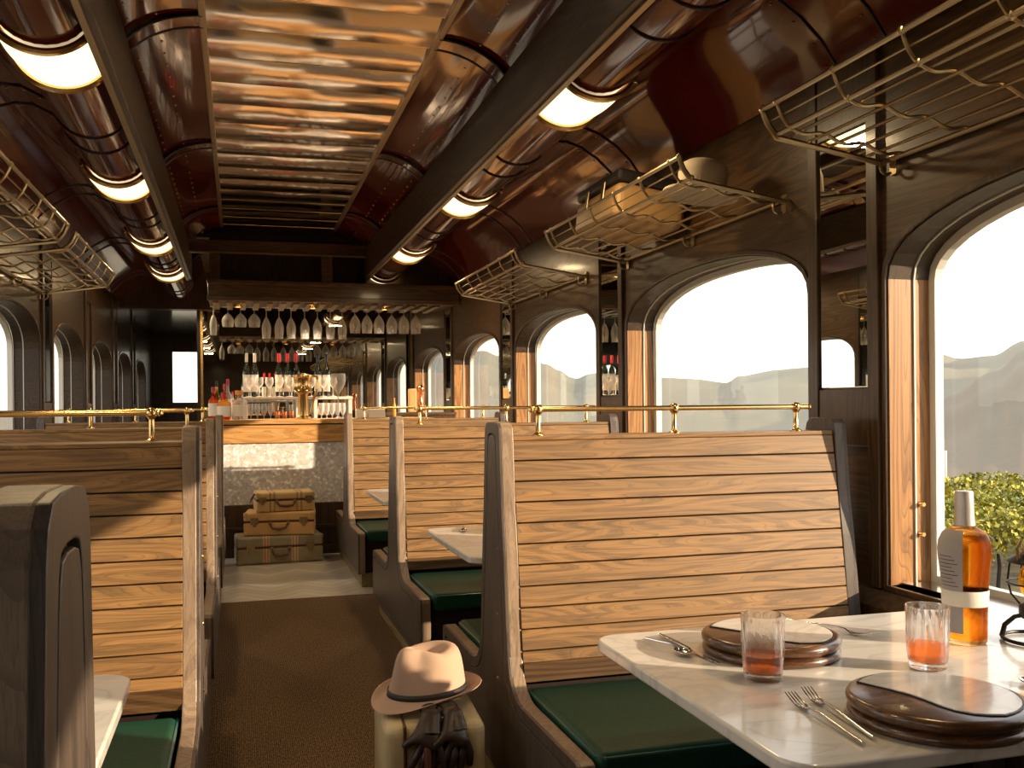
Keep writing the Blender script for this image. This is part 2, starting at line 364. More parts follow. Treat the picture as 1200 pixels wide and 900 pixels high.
def arch_outline(ya, yb, z0=.67, spring=1.80, apex=2.065, n=20):
    c = (ya+yb)/2; a = (yb-ya)/2
    pts = [(ya, z0), (yb, z0)]
    for k in range(n+1):
        t = PI*k/n; pts.append((c+a*math.copysign(abs(math.cos(t))**.85, math.cos(t)), spring+(apex-spring)*math.sin(t)**.9))
    return pts
def side_wall(name, xi, xo, wins, ytop=2.68, y0=Y0, y1=18, **kw):
    # wall slab with arched openings: piers, under-sill, and arch spandrels
    b = B(); lo, hi = min(xi, xo), max(xi, xo)
    box(b, lo, hi, y0, y1, 0, .67)
    prev = y0
    for ya, yb in wins:
        box(b, lo, hi, prev, ya, .67, 1.80)
        prev = yb
    box(b, lo, hi, prev, y1, .67, 1.80)
    # top band with arches cut out
    prev = y0; top = ytop+.4
    bot = [(y0, 1.80)]
    for ya, yb in wins:
        ar = arch_outline(ya, yb, **kw)[2:]
        bot += ar[::-1]
    bot.append((y1, 1.80))
    for i in range(len(bot)-1):
        (ya, za), (yb, zb) = bot[i], bot[i+1]
        if yb-ya < 1e-6: continue
        vs = [b.verts.new(p) for p in ((lo, ya, za), (lo, yb, zb), (lo, yb, top), (lo, ya, top), (hi, ya, za), (hi, yb, zb), (hi, yb, top), (hi, ya, top))]
        for f in ((0, 1, 2, 3), (4, 7, 6, 5), (0, 4, 5, 1), (3, 2, 6, 7)): b.faces.new([vs[q] for q in f])
    bmesh.ops.remove_doubles(b, verts=b.verts, dist=.0005)
    return struct(obj(name, b, 'wallwood'))
winR = [(3.49-1.97+2.45*(k-1)+.0, 3.045+2.45*k) for k in range(-2, 0)]
winR = [(3.49+2.45*k, 5.445+2.45*k) for k in range(-3, 6) if 5.445+2.45*k < 17.9 and 3.49+2.45*k > Y0]
winL = [(7.85+2.1*k-1.62, 7.85+2.1*k) for k in range(-5, 5) if 7.85+2.1*k < 17.9 and 7.85+2.1*k-1.62 > Y0]
side_wall('wall_right', XR, XR+.18, winR)
side_wall('wall_left', XL, XL-.18, winL)
wi = 0
def window(side, ya, yb):
    global wi
    wi += 1
    sgn = 1 if side == 'R' else -1; xi = XR if side == 'R' else XL
    f = lambda d: xi+sgn*d
    e = thing('window_%d' % wi, '', '', (0, 0, 0)); del e['label']; del e['category']; struct(e)
    # jamb lining inside the opening
    o1 = arch_outline(ya, yb, .67); o2 = inset(o1, .006)
    b = B(); strip(b, o1, o2, f(.004), f(.178))
    bmesh.ops.delete(b, geom=[q for q in b.faces if q.calc_center_median().z > 1.80], context='FACES'); obj('jamb_lining', b, 'jamb' if side == 'R' else 'archshade', e)
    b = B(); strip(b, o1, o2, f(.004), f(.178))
    bmesh.ops.delete(b, geom=[q for q in b.faces if q.calc_center_median().z <= 1.80], context='FACES'); obj('arch_head', b, 'archshade', e)  # shade on the curved head is painted by the darker oak
    # casing moulding on the inner wall face
    o3 = inset(o1, -.022)
    b = B(); strip(b, o3, o1, f(-.010), f(.004)); obj('casing', b, 'pierwood', e, bevel=.003)
    # outer sash frame, white, with pane
    o4 = inset(o1, .003); o5 = inset(o1, .036)
    b = B(); strip(b, o4, o5, f(.18), f(.215)); obj('sash', b, 'white', e)
    b = B(); prism(b, inset(o1, .030), f(.196), f(.200)); obj('pane', b, 'pane', e)
    # thin bead line and two catches on the far jamb
    b = B(); strip(b, inset(o1, .006), inset(o1, .012), f(.108), f(.114)); obj('bead', b, 'white', e)
    b = B()
    for z in (.80, .91): lathe(b, [(0, 0), (.012, 0), (.014, .006), (.006, .012), (.009, .02), (.009, .028), (0, .03)], seg=10)
    b.free(); b = B()
    for z in (.86, .97):
        tube(b, [(f(.13), yb-.006, z), (f(.13), yb-.03, z)], [.011, .008], 10)
    obj('catch', b, 'brass', e, smooth=True)
    # sill ledge
    b = B(); box(b, min(f(-.012), f(.18)), max(f(-.012), f(.18)), ya-.02, yb+.02, .655, .676); obj('sill', b, 'pierwood', e, bevel=.004)
    b = B(); box(b, min(f(.05), f(.17)), max(f(.05), f(.17)), ya+.01, yb-.01, .676, .684); obj('sill_track', b, 'steel', e)
for ya, yb in winR: window('R', ya, yb)
for ya, yb in winL: window('L', ya, yb)
# wainscot cap and dark ledge under the windows
ti = 0
def trim(b, mat, bevel=0, smooth=False):
    global ti
    ti += 1
    return struct(obj('trim_%d' % ti, b, mat, bevel=bevel, smooth=smooth))
b = B(); prism(b, [(XR-.001, 0), (XR-.001, .655), (XR-.03, .655), (XR-.06, .60), (XR-.06, 0)], Y0, 13.0, 'Y'); trim(b, 'pierwood')
b = B(); prism(b, [(XL+.001, 0), (XL+.001, .655), (XL+.03, .655), (XL+.06, .60), (XL+.06, 0)], Y0, 13.0, 'Y'); trim(b, 'pierwood')

# pilasters between the windows, each with a tall bevelled mirror
piers = [(a[1], c[0]) for a, c in zip(winR, winR[1:]) if a[1] < 13] 
def pilaster(xw, sg, ya, yb, mir=True):
    cyy = (ya+yb)/2
    b = B()
    f = lambda d: xw-sg*d
    for (u, v) in ((ya+.024, ya+.088), (yb-.088, yb-.024)):
        box(b, min(f(-.005), f(.022)), max(f(-.005), f(.022)), u, v, .66, 2.66)
    box(b, min(f(-.005), f(.016)), max(f(-.005), f(.016)), ya+.088, yb-.088, 1.18, 1.40)
    box(b, min(f(-.005), f(.016)), max(f(-.005), f(.016)), ya+.088, yb-.088, 2.40, 2.66)
    trim(b, 'pierwood', bevel=.004)
    if mir and cyy < 11 and cyy > 2:
        t = thing('pilaster_mirror', LABM.pop(0) if LABM else 'tall narrow mirror on a dark wall pilaster', 'mirror', (f(.006), cyy, 1.40), 0, None)
        hw = (yb-ya)/2-.095
        b = B(); box(b, -.005, .005, -hw, hw, .005, 1.0); obj('mirror_glass', b, 'mirror', t, bevel=.004)
        b = B(); box(b, -.006, .006, -hw-.006, -hw+.0, .003, 1.0); obj('glass_edge', b, 'mirroredge', t)
LABM = []
Rp = [(a[1], c[0]) for a, c in zip(winR, winR[1:])]
Lp = [(a[1], c[0]) for a, c in zip(winL, winL[1:])]
LABM = ['tall mirror strip on the pilaster beside the nearest arched window on the right', 'tall mirror strip on the right wall pilaster behind the second bench rail', 'narrow mirror strip on the right wall pilaster nearest the bar', 'narrow mirror strip on the pilaster at the end of the bar']
for p in Rp: pilaster(XR, 1, *p)
LABM = ['tall mirror strip on the left wall ahead of the nearest bench', 'tall mirror strip on the left wall out of the way of the second bench', 'narrow mirror strip between the left wall windows at the photo edge', 'narrow mirror strip between the second pair of left windows', 'narrow mirror strip on the left wall near the corridor', 'narrow mirror strip last on the left wall']
for p in Lp: pilaster(XL, -1, *p, mir=p[0] > 7 and p[0] < 9)

# end wall behind the camera with a glazed door opening
b = B(); box(b, XL-.18, XR+.18, Y0-.1, Y0, 0, 3.4)
struct(obj('wall_near', b, 'wallwood'))
# far bulkhead at 13.1 (mirror side) and the corridor beyond it
b = B(); box(b, -.47, XR+.18, 13.12, 13.22, 0, 3.4); box(b, XL-.18, -.47, 13.12, 13.22, 2.62, 3.4); box(b, -.52, -.42, 13.12, 17.6, 0, 2.7)
struct(obj('wall_far', b, 'pierwood'))
b = B(); box(b, XL-.18, -1.10, 17.5, 17.6, 0, 3.0); box(b, -.62, -.4, 17.5, 17.6, 0, 3.0); box(b, -1.10, -.62, 17.5, 17.6, 0, 1.44); box(b, -1.10, -.62, 17.5, 17.6, 2.32, 3.0)
struct(obj('wall_end', b, 'pierwood'))
e = bpy.data.objects.new('window_30', None); C.objects.link(e); struct(e)
fr = [(-1.11, 1.43), (-.61, 1.43), (-.61, 2.33), (-1.11, 2.33)]
b = B(); strip(b, inset(fr, -.03), inset(fr, .012), 17.48, 17.5, 'Y'); obj('frame', b, 'pierwood', e)
b = B(); box(b, -1.11, -.61, 17.54, 17.545, 1.43, 2.33); obj('pane', b, 'pane', e)
M['paleceil'] = simple('glossy_corridor_ceiling', (.45, .5, .58), .12, .6)
b = B(); box(b, XL, -.5, 13.22, 17.5, 2.64, 2.68); struct(obj('ceiling', b, 'paleceil'))
b = B(); box(b, -.475, -.445, 13.085, 13.125, 0, 2.66); trim(b, 'brass')
# mirror wall behind the bar
mw = thing('bar_mirror', 'wide wall mirror behind the bar reflecting the hanging glasses and windows', 'mirror', (.9, 13.11, 1.1))
b = B(); box(b, -1.34, 1.36, -.008, .008, 0, 2.0); obj('mirror_glass', b, 'mirror', mw)
b = B(); fr = [(-1.35, -.01), (1.37, -.01), (1.37, 2.01), (-1.35, 2.01)]; strip(b, inset(fr, -.02), fr, -.018, .008, 'Y'); obj('mirror_frame', b, 'brass', mw)

# ---------------------------------------------------------------- ceiling of the car
ZC = 3.2
def mirr(pr, s): return [(CX+s*u, v) for u, v in pr]
# clerestory flat: overlapping bowed sheet-metal panels
b = B(); pit = .394; y = 5.59-.394*22; k = 0
while y < 10.0:
    rows = []
    for j in range(9):
        t = j/8; yy = y+pit*t
        dz = -.011*math.sin(PI*t) - .026*t
        rows.append([b.verts.new((CX-.57+1.14*i/10, yy, ZC+dz+.003*math.sin(i*1.3+k*2.1)*math.sin(PI*t))) for i in range(11)])
    for A, D in zip(rows, rows[1:]):
        for i in range(10): b.faces.new((A[i], A[i+1], D[i+1], D[i]))
    y += pit; k += 1
struct(obj('ceiling', b, 'copper', smooth=60))
b = B(); y = 5.59-.394*22
while y < 10.0:
    tube(b, [(CX-.565, y, ZC-.024), (CX+.565, y, ZC-.024)], .0045, 6); y += pit
struct(obj('ceiling', b, 'brass', smooth=True))
cove = [(.56, 3.19), (.575, 3.165)] + arc(.60, 2.90, .34, .245, 84, 4, 10)
cove = [(.555, 3.215), (.56, 3.17)] + [(.56+.39*math.sin(t), 2.90+.27*math.cos(t)) for t in [PI/2*k/12 for k in range(13)]]
tubep = [(1.105+.180*math.cos(math.radians(a)), 2.865+.165*math.sin(math.radians(a))) for a in range(180, 361, 12)]
vault = [(1.285, 2.865), (1.35, 2.90), (1.42, 2.935), (1.50, 2.94), (1.60, 2.91), (1.70, 2.85), (1.79, 2.77), (1.85, 2.69), (1.87, 2.66)]
for s in (1, -1):
    b = B(); sheet(b, mirr(cove, s), Y0, 13.1, ny=1); o = struct(obj('ceiling', b, 'lacquer', smooth=True))
    b = B(); sheet(b, mirr(tubep, s), Y0, 13.1); o = struct(obj('ceiling', b, 'lacquer', smooth=True))
    b = B(); sheet(b, mirr(vault, s), Y0, 13.1); o = struct(obj('ceiling', b, 'lacquer', smooth=True))
    # wood beam between clerestory cove and light tube
    b = B(); x0, x1 = sorted((CX+s*.875, CX+s*.925)); box(b, x0, x1, Y0, 10.6, 2.70, 3.0); trim(b, 'beamY', bevel=.006)
    b = B(); x0, x1 = sorted((CX+s*.905, CX+s*.932)); box(b, x0, x1, Y0, 10.6, 2.688, 2.704); trim(b, 'rackbrass', bevel=.003)
    b = B(); x0, x1 = sorted((CX+s*.545, CX+s*.575)); box(b, x0, x1, Y0, 10.0, 3.155, 3.19); trim(b, 'rackbrass', bevel=.004)
    # ribs across the cove and black seams across tube and vault, rivets along them
    b = B(); b2 = B(); b3 = B()
    for k in range(-3, 5):
        yr = 4.70+2.2*k
        pr = mirr([(u+(.02 if u > .6 else 0)*-1, v-.012) for u, v in cove], s)
        sheet(b, pr, yr-.07, yr+.07)
        for dy in (-.07, .07): tube(b3, [(u, yr+dy, v) for u, v in pr], .006, 6)
        for ys in (yr+.46, yr+.76):
            tube(b3, [(u, ys, v-.003) for u, v in mirr(tubep, s)], .006, 6)
            tube(b3, [(u, ys, v-.003) for u, v in mirr(vault, s)], .006, 6)
            for t in range(1, 8):
                u, v = mirr(vault, s)[t]; lathe(b2, [(0, -.005), (.006, -.003), (.006, .003), (0, .003)], (u, ys+.05, v-.003), 6)
    y = -1.0
    while y < 10.5:
        for t in (1, 5, 8, 11):
            u, v = mirr(cove, s)[t+1]; lathe(b2, [(0, -.0075), (.0062, -.003), (.0062, .003), (0, .003)], (u, y+.03*t, v), 6)
        u, v = CX+s*.90, 2.88; lathe(b2, [(0, -.005), (.005, -.003), (.005, .003), (0, .003)], (u, y, v), 6)
        y += .17
    struct(obj('ceiling', b, 'lacquer', smooth=True)); struct(obj('trim_%d' % (60+s), b3, 'black', smooth=True)); o = struct(obj('trim_%d' % (70+s), b2, 'brass', smooth=True))
# roof shell closing gaps above
b = B(); box(b, XL-.3, XR+.3, Y0-.1, 18, 3.42, 3.46); struct(obj('ceiling', b, 'black'))
for xx in (XL-.3, XR+.17):
    b = B(); box(b, xx, xx+.13, Y0-.1, 18, 2.7, 3.46); struct(obj('ceiling', b, 'black'))
b = B(); box(b, CX-.95, CX+.95, 10.3, 13.1, 3.10, 3.14); struct(obj('ceiling', b, 'beamY'))
# transverse beam, posts, bar canopy
b = B(); box(b, -.70, 1.50, 10.0, 10.12, 2.905, 3.03); trim(b, 'beam', bevel=.006)
b = B(); box(b, -.70, 1.50, 9.985, 10.0, 2.895, 2.910); trim(b, 'rackbrass')
b = B(); box(b, -.265, -.17, 10.0, 10.1, 2.62, 2.91); box(b, .83, .945, 10.0, 10.1, 2.62, 2.91); trim(b, 'beam', bevel=.004)
b = B(); box(b, -.28, 2.29, 10.35, 10.42, 2.62, 3.3); trim(b, 'pierwood')
b = B(); box(b, XL, -.28, 13.0, 13.11, 2.62, 3.3); trim(b, 'pierwood')
cn = thing('bar_canopy', 'dark wooden glass-rack canopy hung above the bar counter', 'rack', (1.0, 10.4, 2.42))
b = B(); box(b, -1.29, 1.28, -.40, .5, .02, .20); obj('canopy_box', b, 'beam', cn, bevel=.006)
b = B(); box(b, -1.30, 1.285, -.42, -.38, -.0, .05); box(b, -1.30, 1.285, -.415, -.38, .17, .21); obj('edge_moulding', b, 'beam', cn, bevel=.006)
for k in range(18):
    x = -1.22+k*.134
    b = B(); box(b, x-.03, x+.03, -.30, .42, -.012, .02); obj('rail', b, 'rackbrass', cn)

# ================================================================= BENCHES
def bench_outline(d=0, hf=.86):
    zt = 1.292-d; w = .094-d
    half = [(.35*w, zt), (.75*w, zt-.004), (.94*w, zt-.02), (w+.002, zt-.045), (.118-d, 1.0), (.140-d, .86), (.165-d, .64), (.182-d, .52), (.205-d*.85, .46-d*.5), (.240-d*.5, .425-d*.85), (.285, .408-d), (.33, .402-d),
            (hf-.03-d, .408-d), (hf-.008-d, .402-d), (hf-d, .385-d), (hf-d, .13+d*.6), (hf-.02-d, .10+d*.6)]
    return half + [(-a, z) for a, z in half[::-1]]
PITCH = .0693
def make_bench(L, label):
    t = thing('booth_bench', label, 'bench', group='back-to-back booth benches along the aisle')
    ol = bench_outline()
    for nm, x0, sg in (('end_panel', 0.0, 1), ('end_panel', L, -1)):
        a0, a1 = (x0+sg*.010, x0+sg*.052)
        b = B(); prism(b, ol, min(a0, a1), max(a0, a1)); pn = obj(nm, b, 'panel' if sg == 1 else 'panel_face', t, bevel=.003, seg=2)  # wall-side panel takes the dark wood to paint in its shadow
        b = B(); i1, i2 = bench_outline(.040), bench_outline(.0008)
        strip(b, i2, i1, x0, x0+sg*.012); obj('panel_rim', b, 'panel_face', pn, bevel=.002)
        b = B(); prism(b, bench_outline(.046), x0, x0+sg*.012); obj('panel_field', b, 'panel_face', pn, bevel=.002)
        if sg == 1:
            b = B()
            for z in (.42, .64, .86, 1.08):
                lathe(b, [(0, -.004), (.008, -.002), (.009, .002), (0, .004)], seg=10)
                bmesh.ops.transform(b, matrix=Matrix.Translation((x0-.001, -.03, z)) @ Matrix.Rotation(PI/2, 4, 'Y'), verts=b.verts[-40:])
            b.free(); b = B()
            for z in (.42, .64, .86):
                tube(b, [(x0+.004, -.06, z), (x0-.003, -.06, z)], [.009, .006], 8)
            obj('screw', b, 'brass', pn, smooth=True)
    xa, xb = .052, L-.055
    for sg in (-1, 1):
        # reclined slatted back
        b = B()
        z = 1.227
        for k in range(11):
            zt = 1.227-PITCH*k; zb = zt-PITCH+.005
            if k == 10: zb = .50
            ft = .088+(1.227-zt)*.14; fb = .088+(1.227-zb)*.14
            vs = [b.verts.new(p) for p in ((xa, sg*ft, zt), (xb, sg*ft, zt), (xb, sg*fb, zb), (xa, sg*fb, zb), (xa, sg*(ft-.016), zt), (xb, sg*(ft-.016), zt), (xb, sg*(fb-.016), zb), (xa, sg*(fb-.016), zb))]
            for f in ((0, 1, 2, 3), (4, 7, 6, 5), (0, 4, 5, 1), (3, 2, 6, 7), (0, 3, 7, 4), (1, 5, 6, 2)): b.faces.new([vs[q] for q in f])
        obj('slatted_back', b, 'slat', t, bevel=.0015, seg=1)
        b = B(); prism(b, [(sg*.05, 1.22), (sg*.070, 1.22), (sg*.172, .48), (sg*.172, .40), (sg*.05, .40)], xa, xb); obj('back_board', b, 'black_side', t)
        b = B(); prism(b, [(sg*.185, .50), (sg*.200, .50), (sg*.206, .44), (sg*.19, .44)], xa, xb); obj('shaded_rail', b, 'beam', t)  # dark strip painting in the shadow at the foot of the back
        # seat box and cushion
        b = B(); prism(b, [(sg*.16, .34), (sg*.80, .34), (sg*.78, .11), (sg*.16, .11)], xa, xb); obj('seat_box', b, 'black_side', t)
        b = B(); box(b, xa+.012, xb-.012, min(sg*.205, sg*.845), max(sg*.205, sg*.845), .335, .425); cu = obj('seat_cushion', b, 'leather', t, bevel=.024, seg=4, smooth=True)
        b = B()
        x0, x1, ya, yb = xa+.014, xb-.014, sg*.207, sg*.846
        for zz in (.412,):
            tube(b, [(x0, ya, zz), (x0, yb-sg*.03, zz), (x0+.02, yb-sg*.004, zz), (x1-.02, yb-sg*.004, zz), (x1, yb-sg*.03, zz), (x1, ya, zz)], .0055, 8)
        obj('piping', b, 'piping', cu, smooth=True)
    b = B(); box(b, xa, xb, -.088, .088, 1.228, 1.243); obj('top_board', b, 'slat', t, bevel=.003)
    b = B(); box(b, .03, L-.02, -.80, .80, 0, .105); obj('kickboard', b, 'kick', t, bevel=.003)
    # brass rail on three ball posts
    rz_, ry = 1.334, -.055
    b = B(); tube(b, [(.128, ry, rz_), (L-.135, ry, rz_)], .0095, 10)
    for x in (.128, L-.135): lathe(b, [(0, -.012), (.012, -.004), (.012, .004), (0, .012)], (x, ry, rz_), 10)
    rl = obj('brass_rail', b, 'brass', t, smooth=True)
    for x in (.153, L/2-.01, L-.19):
        b = B(); lathe(b, [(.022, 0), (.022, .004), (.012, .009), (.0085, .014), (.0085, .07), (.012, .074), (.017, .082), (.0185, .091), (.017, .100), (.010, .107), (0, .109)], (x, ry, 1.243), 14); obj('rail_post', b, 'brass', rl, smooth=True)
    return t
LR = 1.355
bR = make_bench(LR, 'slatted oak booth bench with brass rail beside the nearest marble table')
bR.location = (.84, 3.205, 0)
dup(bR, (.84, .62, 0), 0, 'booth bench on the near side of the set marble table, behind the photo edge')
dup(bR, (.84, 5.455, 0), 0, 'second slatted booth bench along the right side, with a green cushion')
dup(bR, (.84, 7.97, 0), 0, 'farthest slatted booth bench on the right, ending at the chevron floor')
LL = 1.30
bL = make_bench(LL, 'left booth bench partly shaded, its sunlit slats facing the near left table')
bL.location = (-.12, 3.25, 0); bL.rotation_euler.z = PI
dup(bL, (-.12, .77, 0), PI, 'nearest bench at the lower left corner, its end panel close up')
dup(bL, (-.12, 5.45, 0), PI, 'third bench back on the left side, seen edge on')
dup(bL, (-.12, 7.75, 0), PI, 'farthest bench on the left side, its end panel against the bar')

# ================================================================= TABLES
def make_table(Lx, label):
    t = thing('marble_table', label, 'table', group='marble topped booth tables')
    r = .07; hy = .495
    ol = [(Lx, -hy), (Lx, hy)] + [(r-r*math.sin(a), hy-r+r*math.cos(a)) for a in [PI/2*k/8 for k in range(9)]] + [(r-r*math.cos(a), -hy+r-r*math.sin(a)) for a in [PI/2*k/8 for k in range(9)]]
    b = B(); prism(b, ol, .696, .726, 'Z'); obj('tabletop', b, 'marble', t, bevel=.006, seg=3, smooth=True)
    b = B(); lathe(b, [(.20, 0), (.20, .012), (.05, .03), (.035, .06), (.035, .64), (.06, .68), (.16, .69), (.16, .696)], (.62, 0, 0), 24); obj('pedestal', b, 'iron', t, smooth=True)
    b = B(); box(b, Lx-.10, Lx-.03, -.47, .47, .56, .6955); obj('sun_baffle', b, 'pierwood', t, bevel=.004)  # added under the top to keep sun off the cushion front
    return t
tR = make_table(1.30, 'white marble table set with plates, glasses and a bottle'); tR.location = (.905, 1.925, 0)
dup(tR, (.905, 4.30, 0), 0, 'marble table between the first and second right benches')
dup(tR, (.905, 6.72, 0), 0, 'marble table between the second and farthest right benches')
tL = make_table(1.16, 'marble table corner in front of the left sunlit bench'); tL.location = (-.245, 1.93, 0); tL.rotation_euler.z = PI
dup(tL, (-.245, 4.35, 0), PI, 'marble table behind the left sunlit bench')
dup(tL, (-.245, 6.62, 0), PI, 'marble table before the farthest left bench')

# ================================================================= TABLE SETTING (on the nearest table, top at .726)
ZT = .727
def make_charger(label, curve):
    t = thing('charger_plate', label, 'plate', group='wooden charger plates on the marble table')
    R = .168
    b = B(); lathe(b, [(.13, 0), (R-.006, 0), (R, .006), (R, .014), (R-.005, .019), (R-.011, .021), (R-.006, .025), (R+.001, .030), (R+.002, .040), (R-.002, .046), (R-.010, .049), (0, .049)], seg=64); obj('wood_base', b, 'chargerwood', t, smooth=50)
    b = B(); prism(b, curve, .0485, .053, 'Z'); inl = obj('marble_inlay', b, 'marble', t, bevel=.0015)
    b = B(); strip(b, inset(curve, -.004), curve, .0485, .0515, 'Z'); obj('inlay_rim', b, 'iron', t)
    return t
# near plate: marble behind an S-curve that starts at the left rim and swings to the front right
def scurve(a0, a1, pts, R=.148, n=24):
    return [(R*math.cos(math.radians(a0+(a1-a0)*k/n)), R*math.sin(math.radians(a0+(a1-a0)*k/n))) for k in range(n+1)] + pts
curve1 = scurve(-80, 130, [(-.080, .078), (-.066, .045), (-.054, .010), (-.048, -.03), (-.047, -.065), (-.040, -.098), (-.022, -.124), (.0, -.138)])
pl = make_charger('round walnut charger with marble inlay at the front edge of the table', curve1); pl.location = (1.309, 1.572, ZT)
o = dup(pl, (1.275, 2.125, ZT), .2, 'round walnut charger with marble inlay behind the left whiskey glass')

def tumbler(label):
    t = thing('whiskey_tumbler', label, 'glass', group='cut crystal whiskey tumblers')
    def flute(a, z): return 1-.045*abs(math.sin(a*9)) if .055 < z < .128 else 1-.05*abs(math.sin(a*8+z*90))*abs(math.cos(a*8-z*90)) if z < .055 and z > .004 else 1
    out = [(.036, 0), (.041, .002), (.0435, .012), (.045, .024), (.046, .036), (.047, .05), (.048, .06), (.0485, .075), (.0488, .09), (.049, .105), (.049, .12), (.049, .135), (.0485, .145)]
    inn = [(.0455, .145), (.0455, .12), (.045, .08), (.0435, .04), (.040, .020), (.030, .015), (0, .014)]
    b = B(); lathe(b, [(0, 0)]+out, seg=80, mod=flute, cap=False)
    rings = out[-1]
    lathe(b, [out[-1]]+inn, seg=80, cap=False); bmesh.ops.remove_doubles(b, verts=b.verts, dist=1e-5)
    obj('glass_body', b, 'crystal', t, smooth=25)
    b = B(); lathe(b, [(0, .0145), (.0298, .0155), (.0395, .0205), (.0428, .04), (.0437, .055), (0, .055)], seg=40, cap=False); obj('whiskey', b, 'whiskey', t, smooth=50)
    return t
tg = tumbler('cut crystal tumbler of whiskey in front of the far plate'); tg.location = (1.135, 1.925, ZT)
dup(tg, (1.545, 1.885, ZT), .2, 'cut crystal tumbler of whiskey beside the bottle')

# whiskey bottle
bo = thing('whiskey_bottle', 'tall whiskey bottle with grey label standing by the window', 'bottle', (1.805, 2.06, ZT))
prof = [(0, 0), (.048, 0), (.052, .006), (.053, .05), (.0545, .12), (.0585, .18), (.063, .22), (.0645, .240), (.062, .262), (.052, .282), (.036, .294), (.026, .300), (.0235, .32), (.022, .36)]
b = B(); lathe(b, prof, seg=48, cap=False); obj('glass_body', b, 'bottleglass', bo, smooth=60)
b = B(); lathe(b, [(0, .012), (.045, .012), (.0495, .02), (.0505, .12), (.0545, .18), (.059, .22), (.060, .240), (.055, .262), (.044, .276), (0, .277)], seg=40, cap=False); obj('whiskey', b, 'bottleliq', bo, smooth=60)
b = B(); lathe(b, [(.0265, .302), (.0245, .318), (.0232, .345), (.0225, .385), (.0205, .39), (0, .391)], seg=32); obj('capsule', b, 'cork', bo, smooth=50)
b = B(); lathe(b, [(.0560, .098), (.0565, .100), (.0572, .136), (.0565, .138)], seg=48, cap=False)
obj('label_band', b, 'shade', bo, smooth=60)
b = B()
pz = [(.0545, .03), (.0548, .08), (.0556, .12), (.0595, .18), (.0645, .22), (.0658, .240), (.0635, .262), (.054, .283), (.044, .292)]
a0, a1 = math.radians(145), math.radians(224); rows = []
for r_, z_ in pz: rows.append([b.verts.new((r_*math.cos(a0+(a1-a0)*k/16), r_*math.sin(a0+(a1-a0)*k/16), z_)) for k in range(17)])
for A, D in zip(rows, rows[1:]):
    for k in range(16): b.faces.new((A[k], A[k+1], D[k+1], D[k]))
lb = obj('front_label', b, 'greywrap', bo, smooth=60)
b = B()
for q in range(9):
    z_ = .15+.0095*q; rr = .0603+(z_-.15)*.058
    rr = max(.0588+.0545*0, rr) if z_ < .19 else rr+.0012
    aa = [a0+.35+(.85-(q % 3)*.12)*k/12 for k in range(13)]
    tube(b, [(rr*math.cos(a), rr*math.sin(a), z_) for a in aa], .0007, 4)
obj('label_print', b, 'iron', lb)

# lantern
la = thing('oil_lantern', 'black iron oil lantern with amber globe at the window end of the table', 'lantern', (1.985, 2.005, ZT))
b = B(); tube(b, [(.085*math.cos(a), .085*math.sin(a), .005) for a in [2*PI*k/32 for k in range(32)]], .005, 8, closed=True)
for k in range(4):
    a = PI/4+k*PI/2
    tube(b, [(.085*math.cos(a), .085*math.sin(a), .004), (.078*math.cos(a), .078*math.sin(a), .035), (.055*math.cos(a), .055*math.sin(a), .058), (.03*math.cos(a), .03*math.sin(a), .066)], [.007, .0065, .006, .006], 8)
obj('foot_ring', b, 'iron', la, smooth=True)
b = B(); lathe(b, [(0, .058), (.040, .058), (.046, .070), (.046, .088), (.034, .096), (.030, .105), (0, .105)], seg=32); obj('oil_font', b, 'iron', la, smooth=50)
b = B(); lathe(b, [(.026, .105), (.040, .125), (.047, .150), (.045, .172), (.034, .195), (.026, .205)], seg=32, cap=False); obj('globe', b, 'amber', la, smooth=True)
b = B(); lathe(b, [(.072, .203), (.074, .207), (.040, .228), (.026, .236), (.024, .262), (.028, .266), (.028, .274), (.012, .284), (0, .286)], seg=32); lathe(b, [(.07, .2025), (0, .2025)], seg=32, cap=False); obj('hood', b, 'iron', la, smooth=40)
b = B()
for k in range(4):
    a = k*PI/2+.5; c_, s_ = math.cos(a), math.sin(a)
    tube(b, [(.044*c_, .044*s_, .09), (.066*c_, .066*s_, .115), (.074*c_, .074*s_, .15), (.070*c_, .070*s_, .185), (.066*c_, .066*s_, .204)], .0028, 6)
tube(b, [(.073*math.cos(a), .073*math.sin(a), .150) for a in [2*PI*k/32 for k in range(32)]], .0025, 6, closed=True)
obj('guard_wire', b, 'iron', la, smooth=True)
b = B(); tube(b, [(-.062, 0, .21), (-.066, 0, .245), (-.055, 0, .262), (-.045, 0, .25), (-.045, 0, .225)], .004, 6); obj('bail_handle', b, 'rackbrass', la, smooth=True)

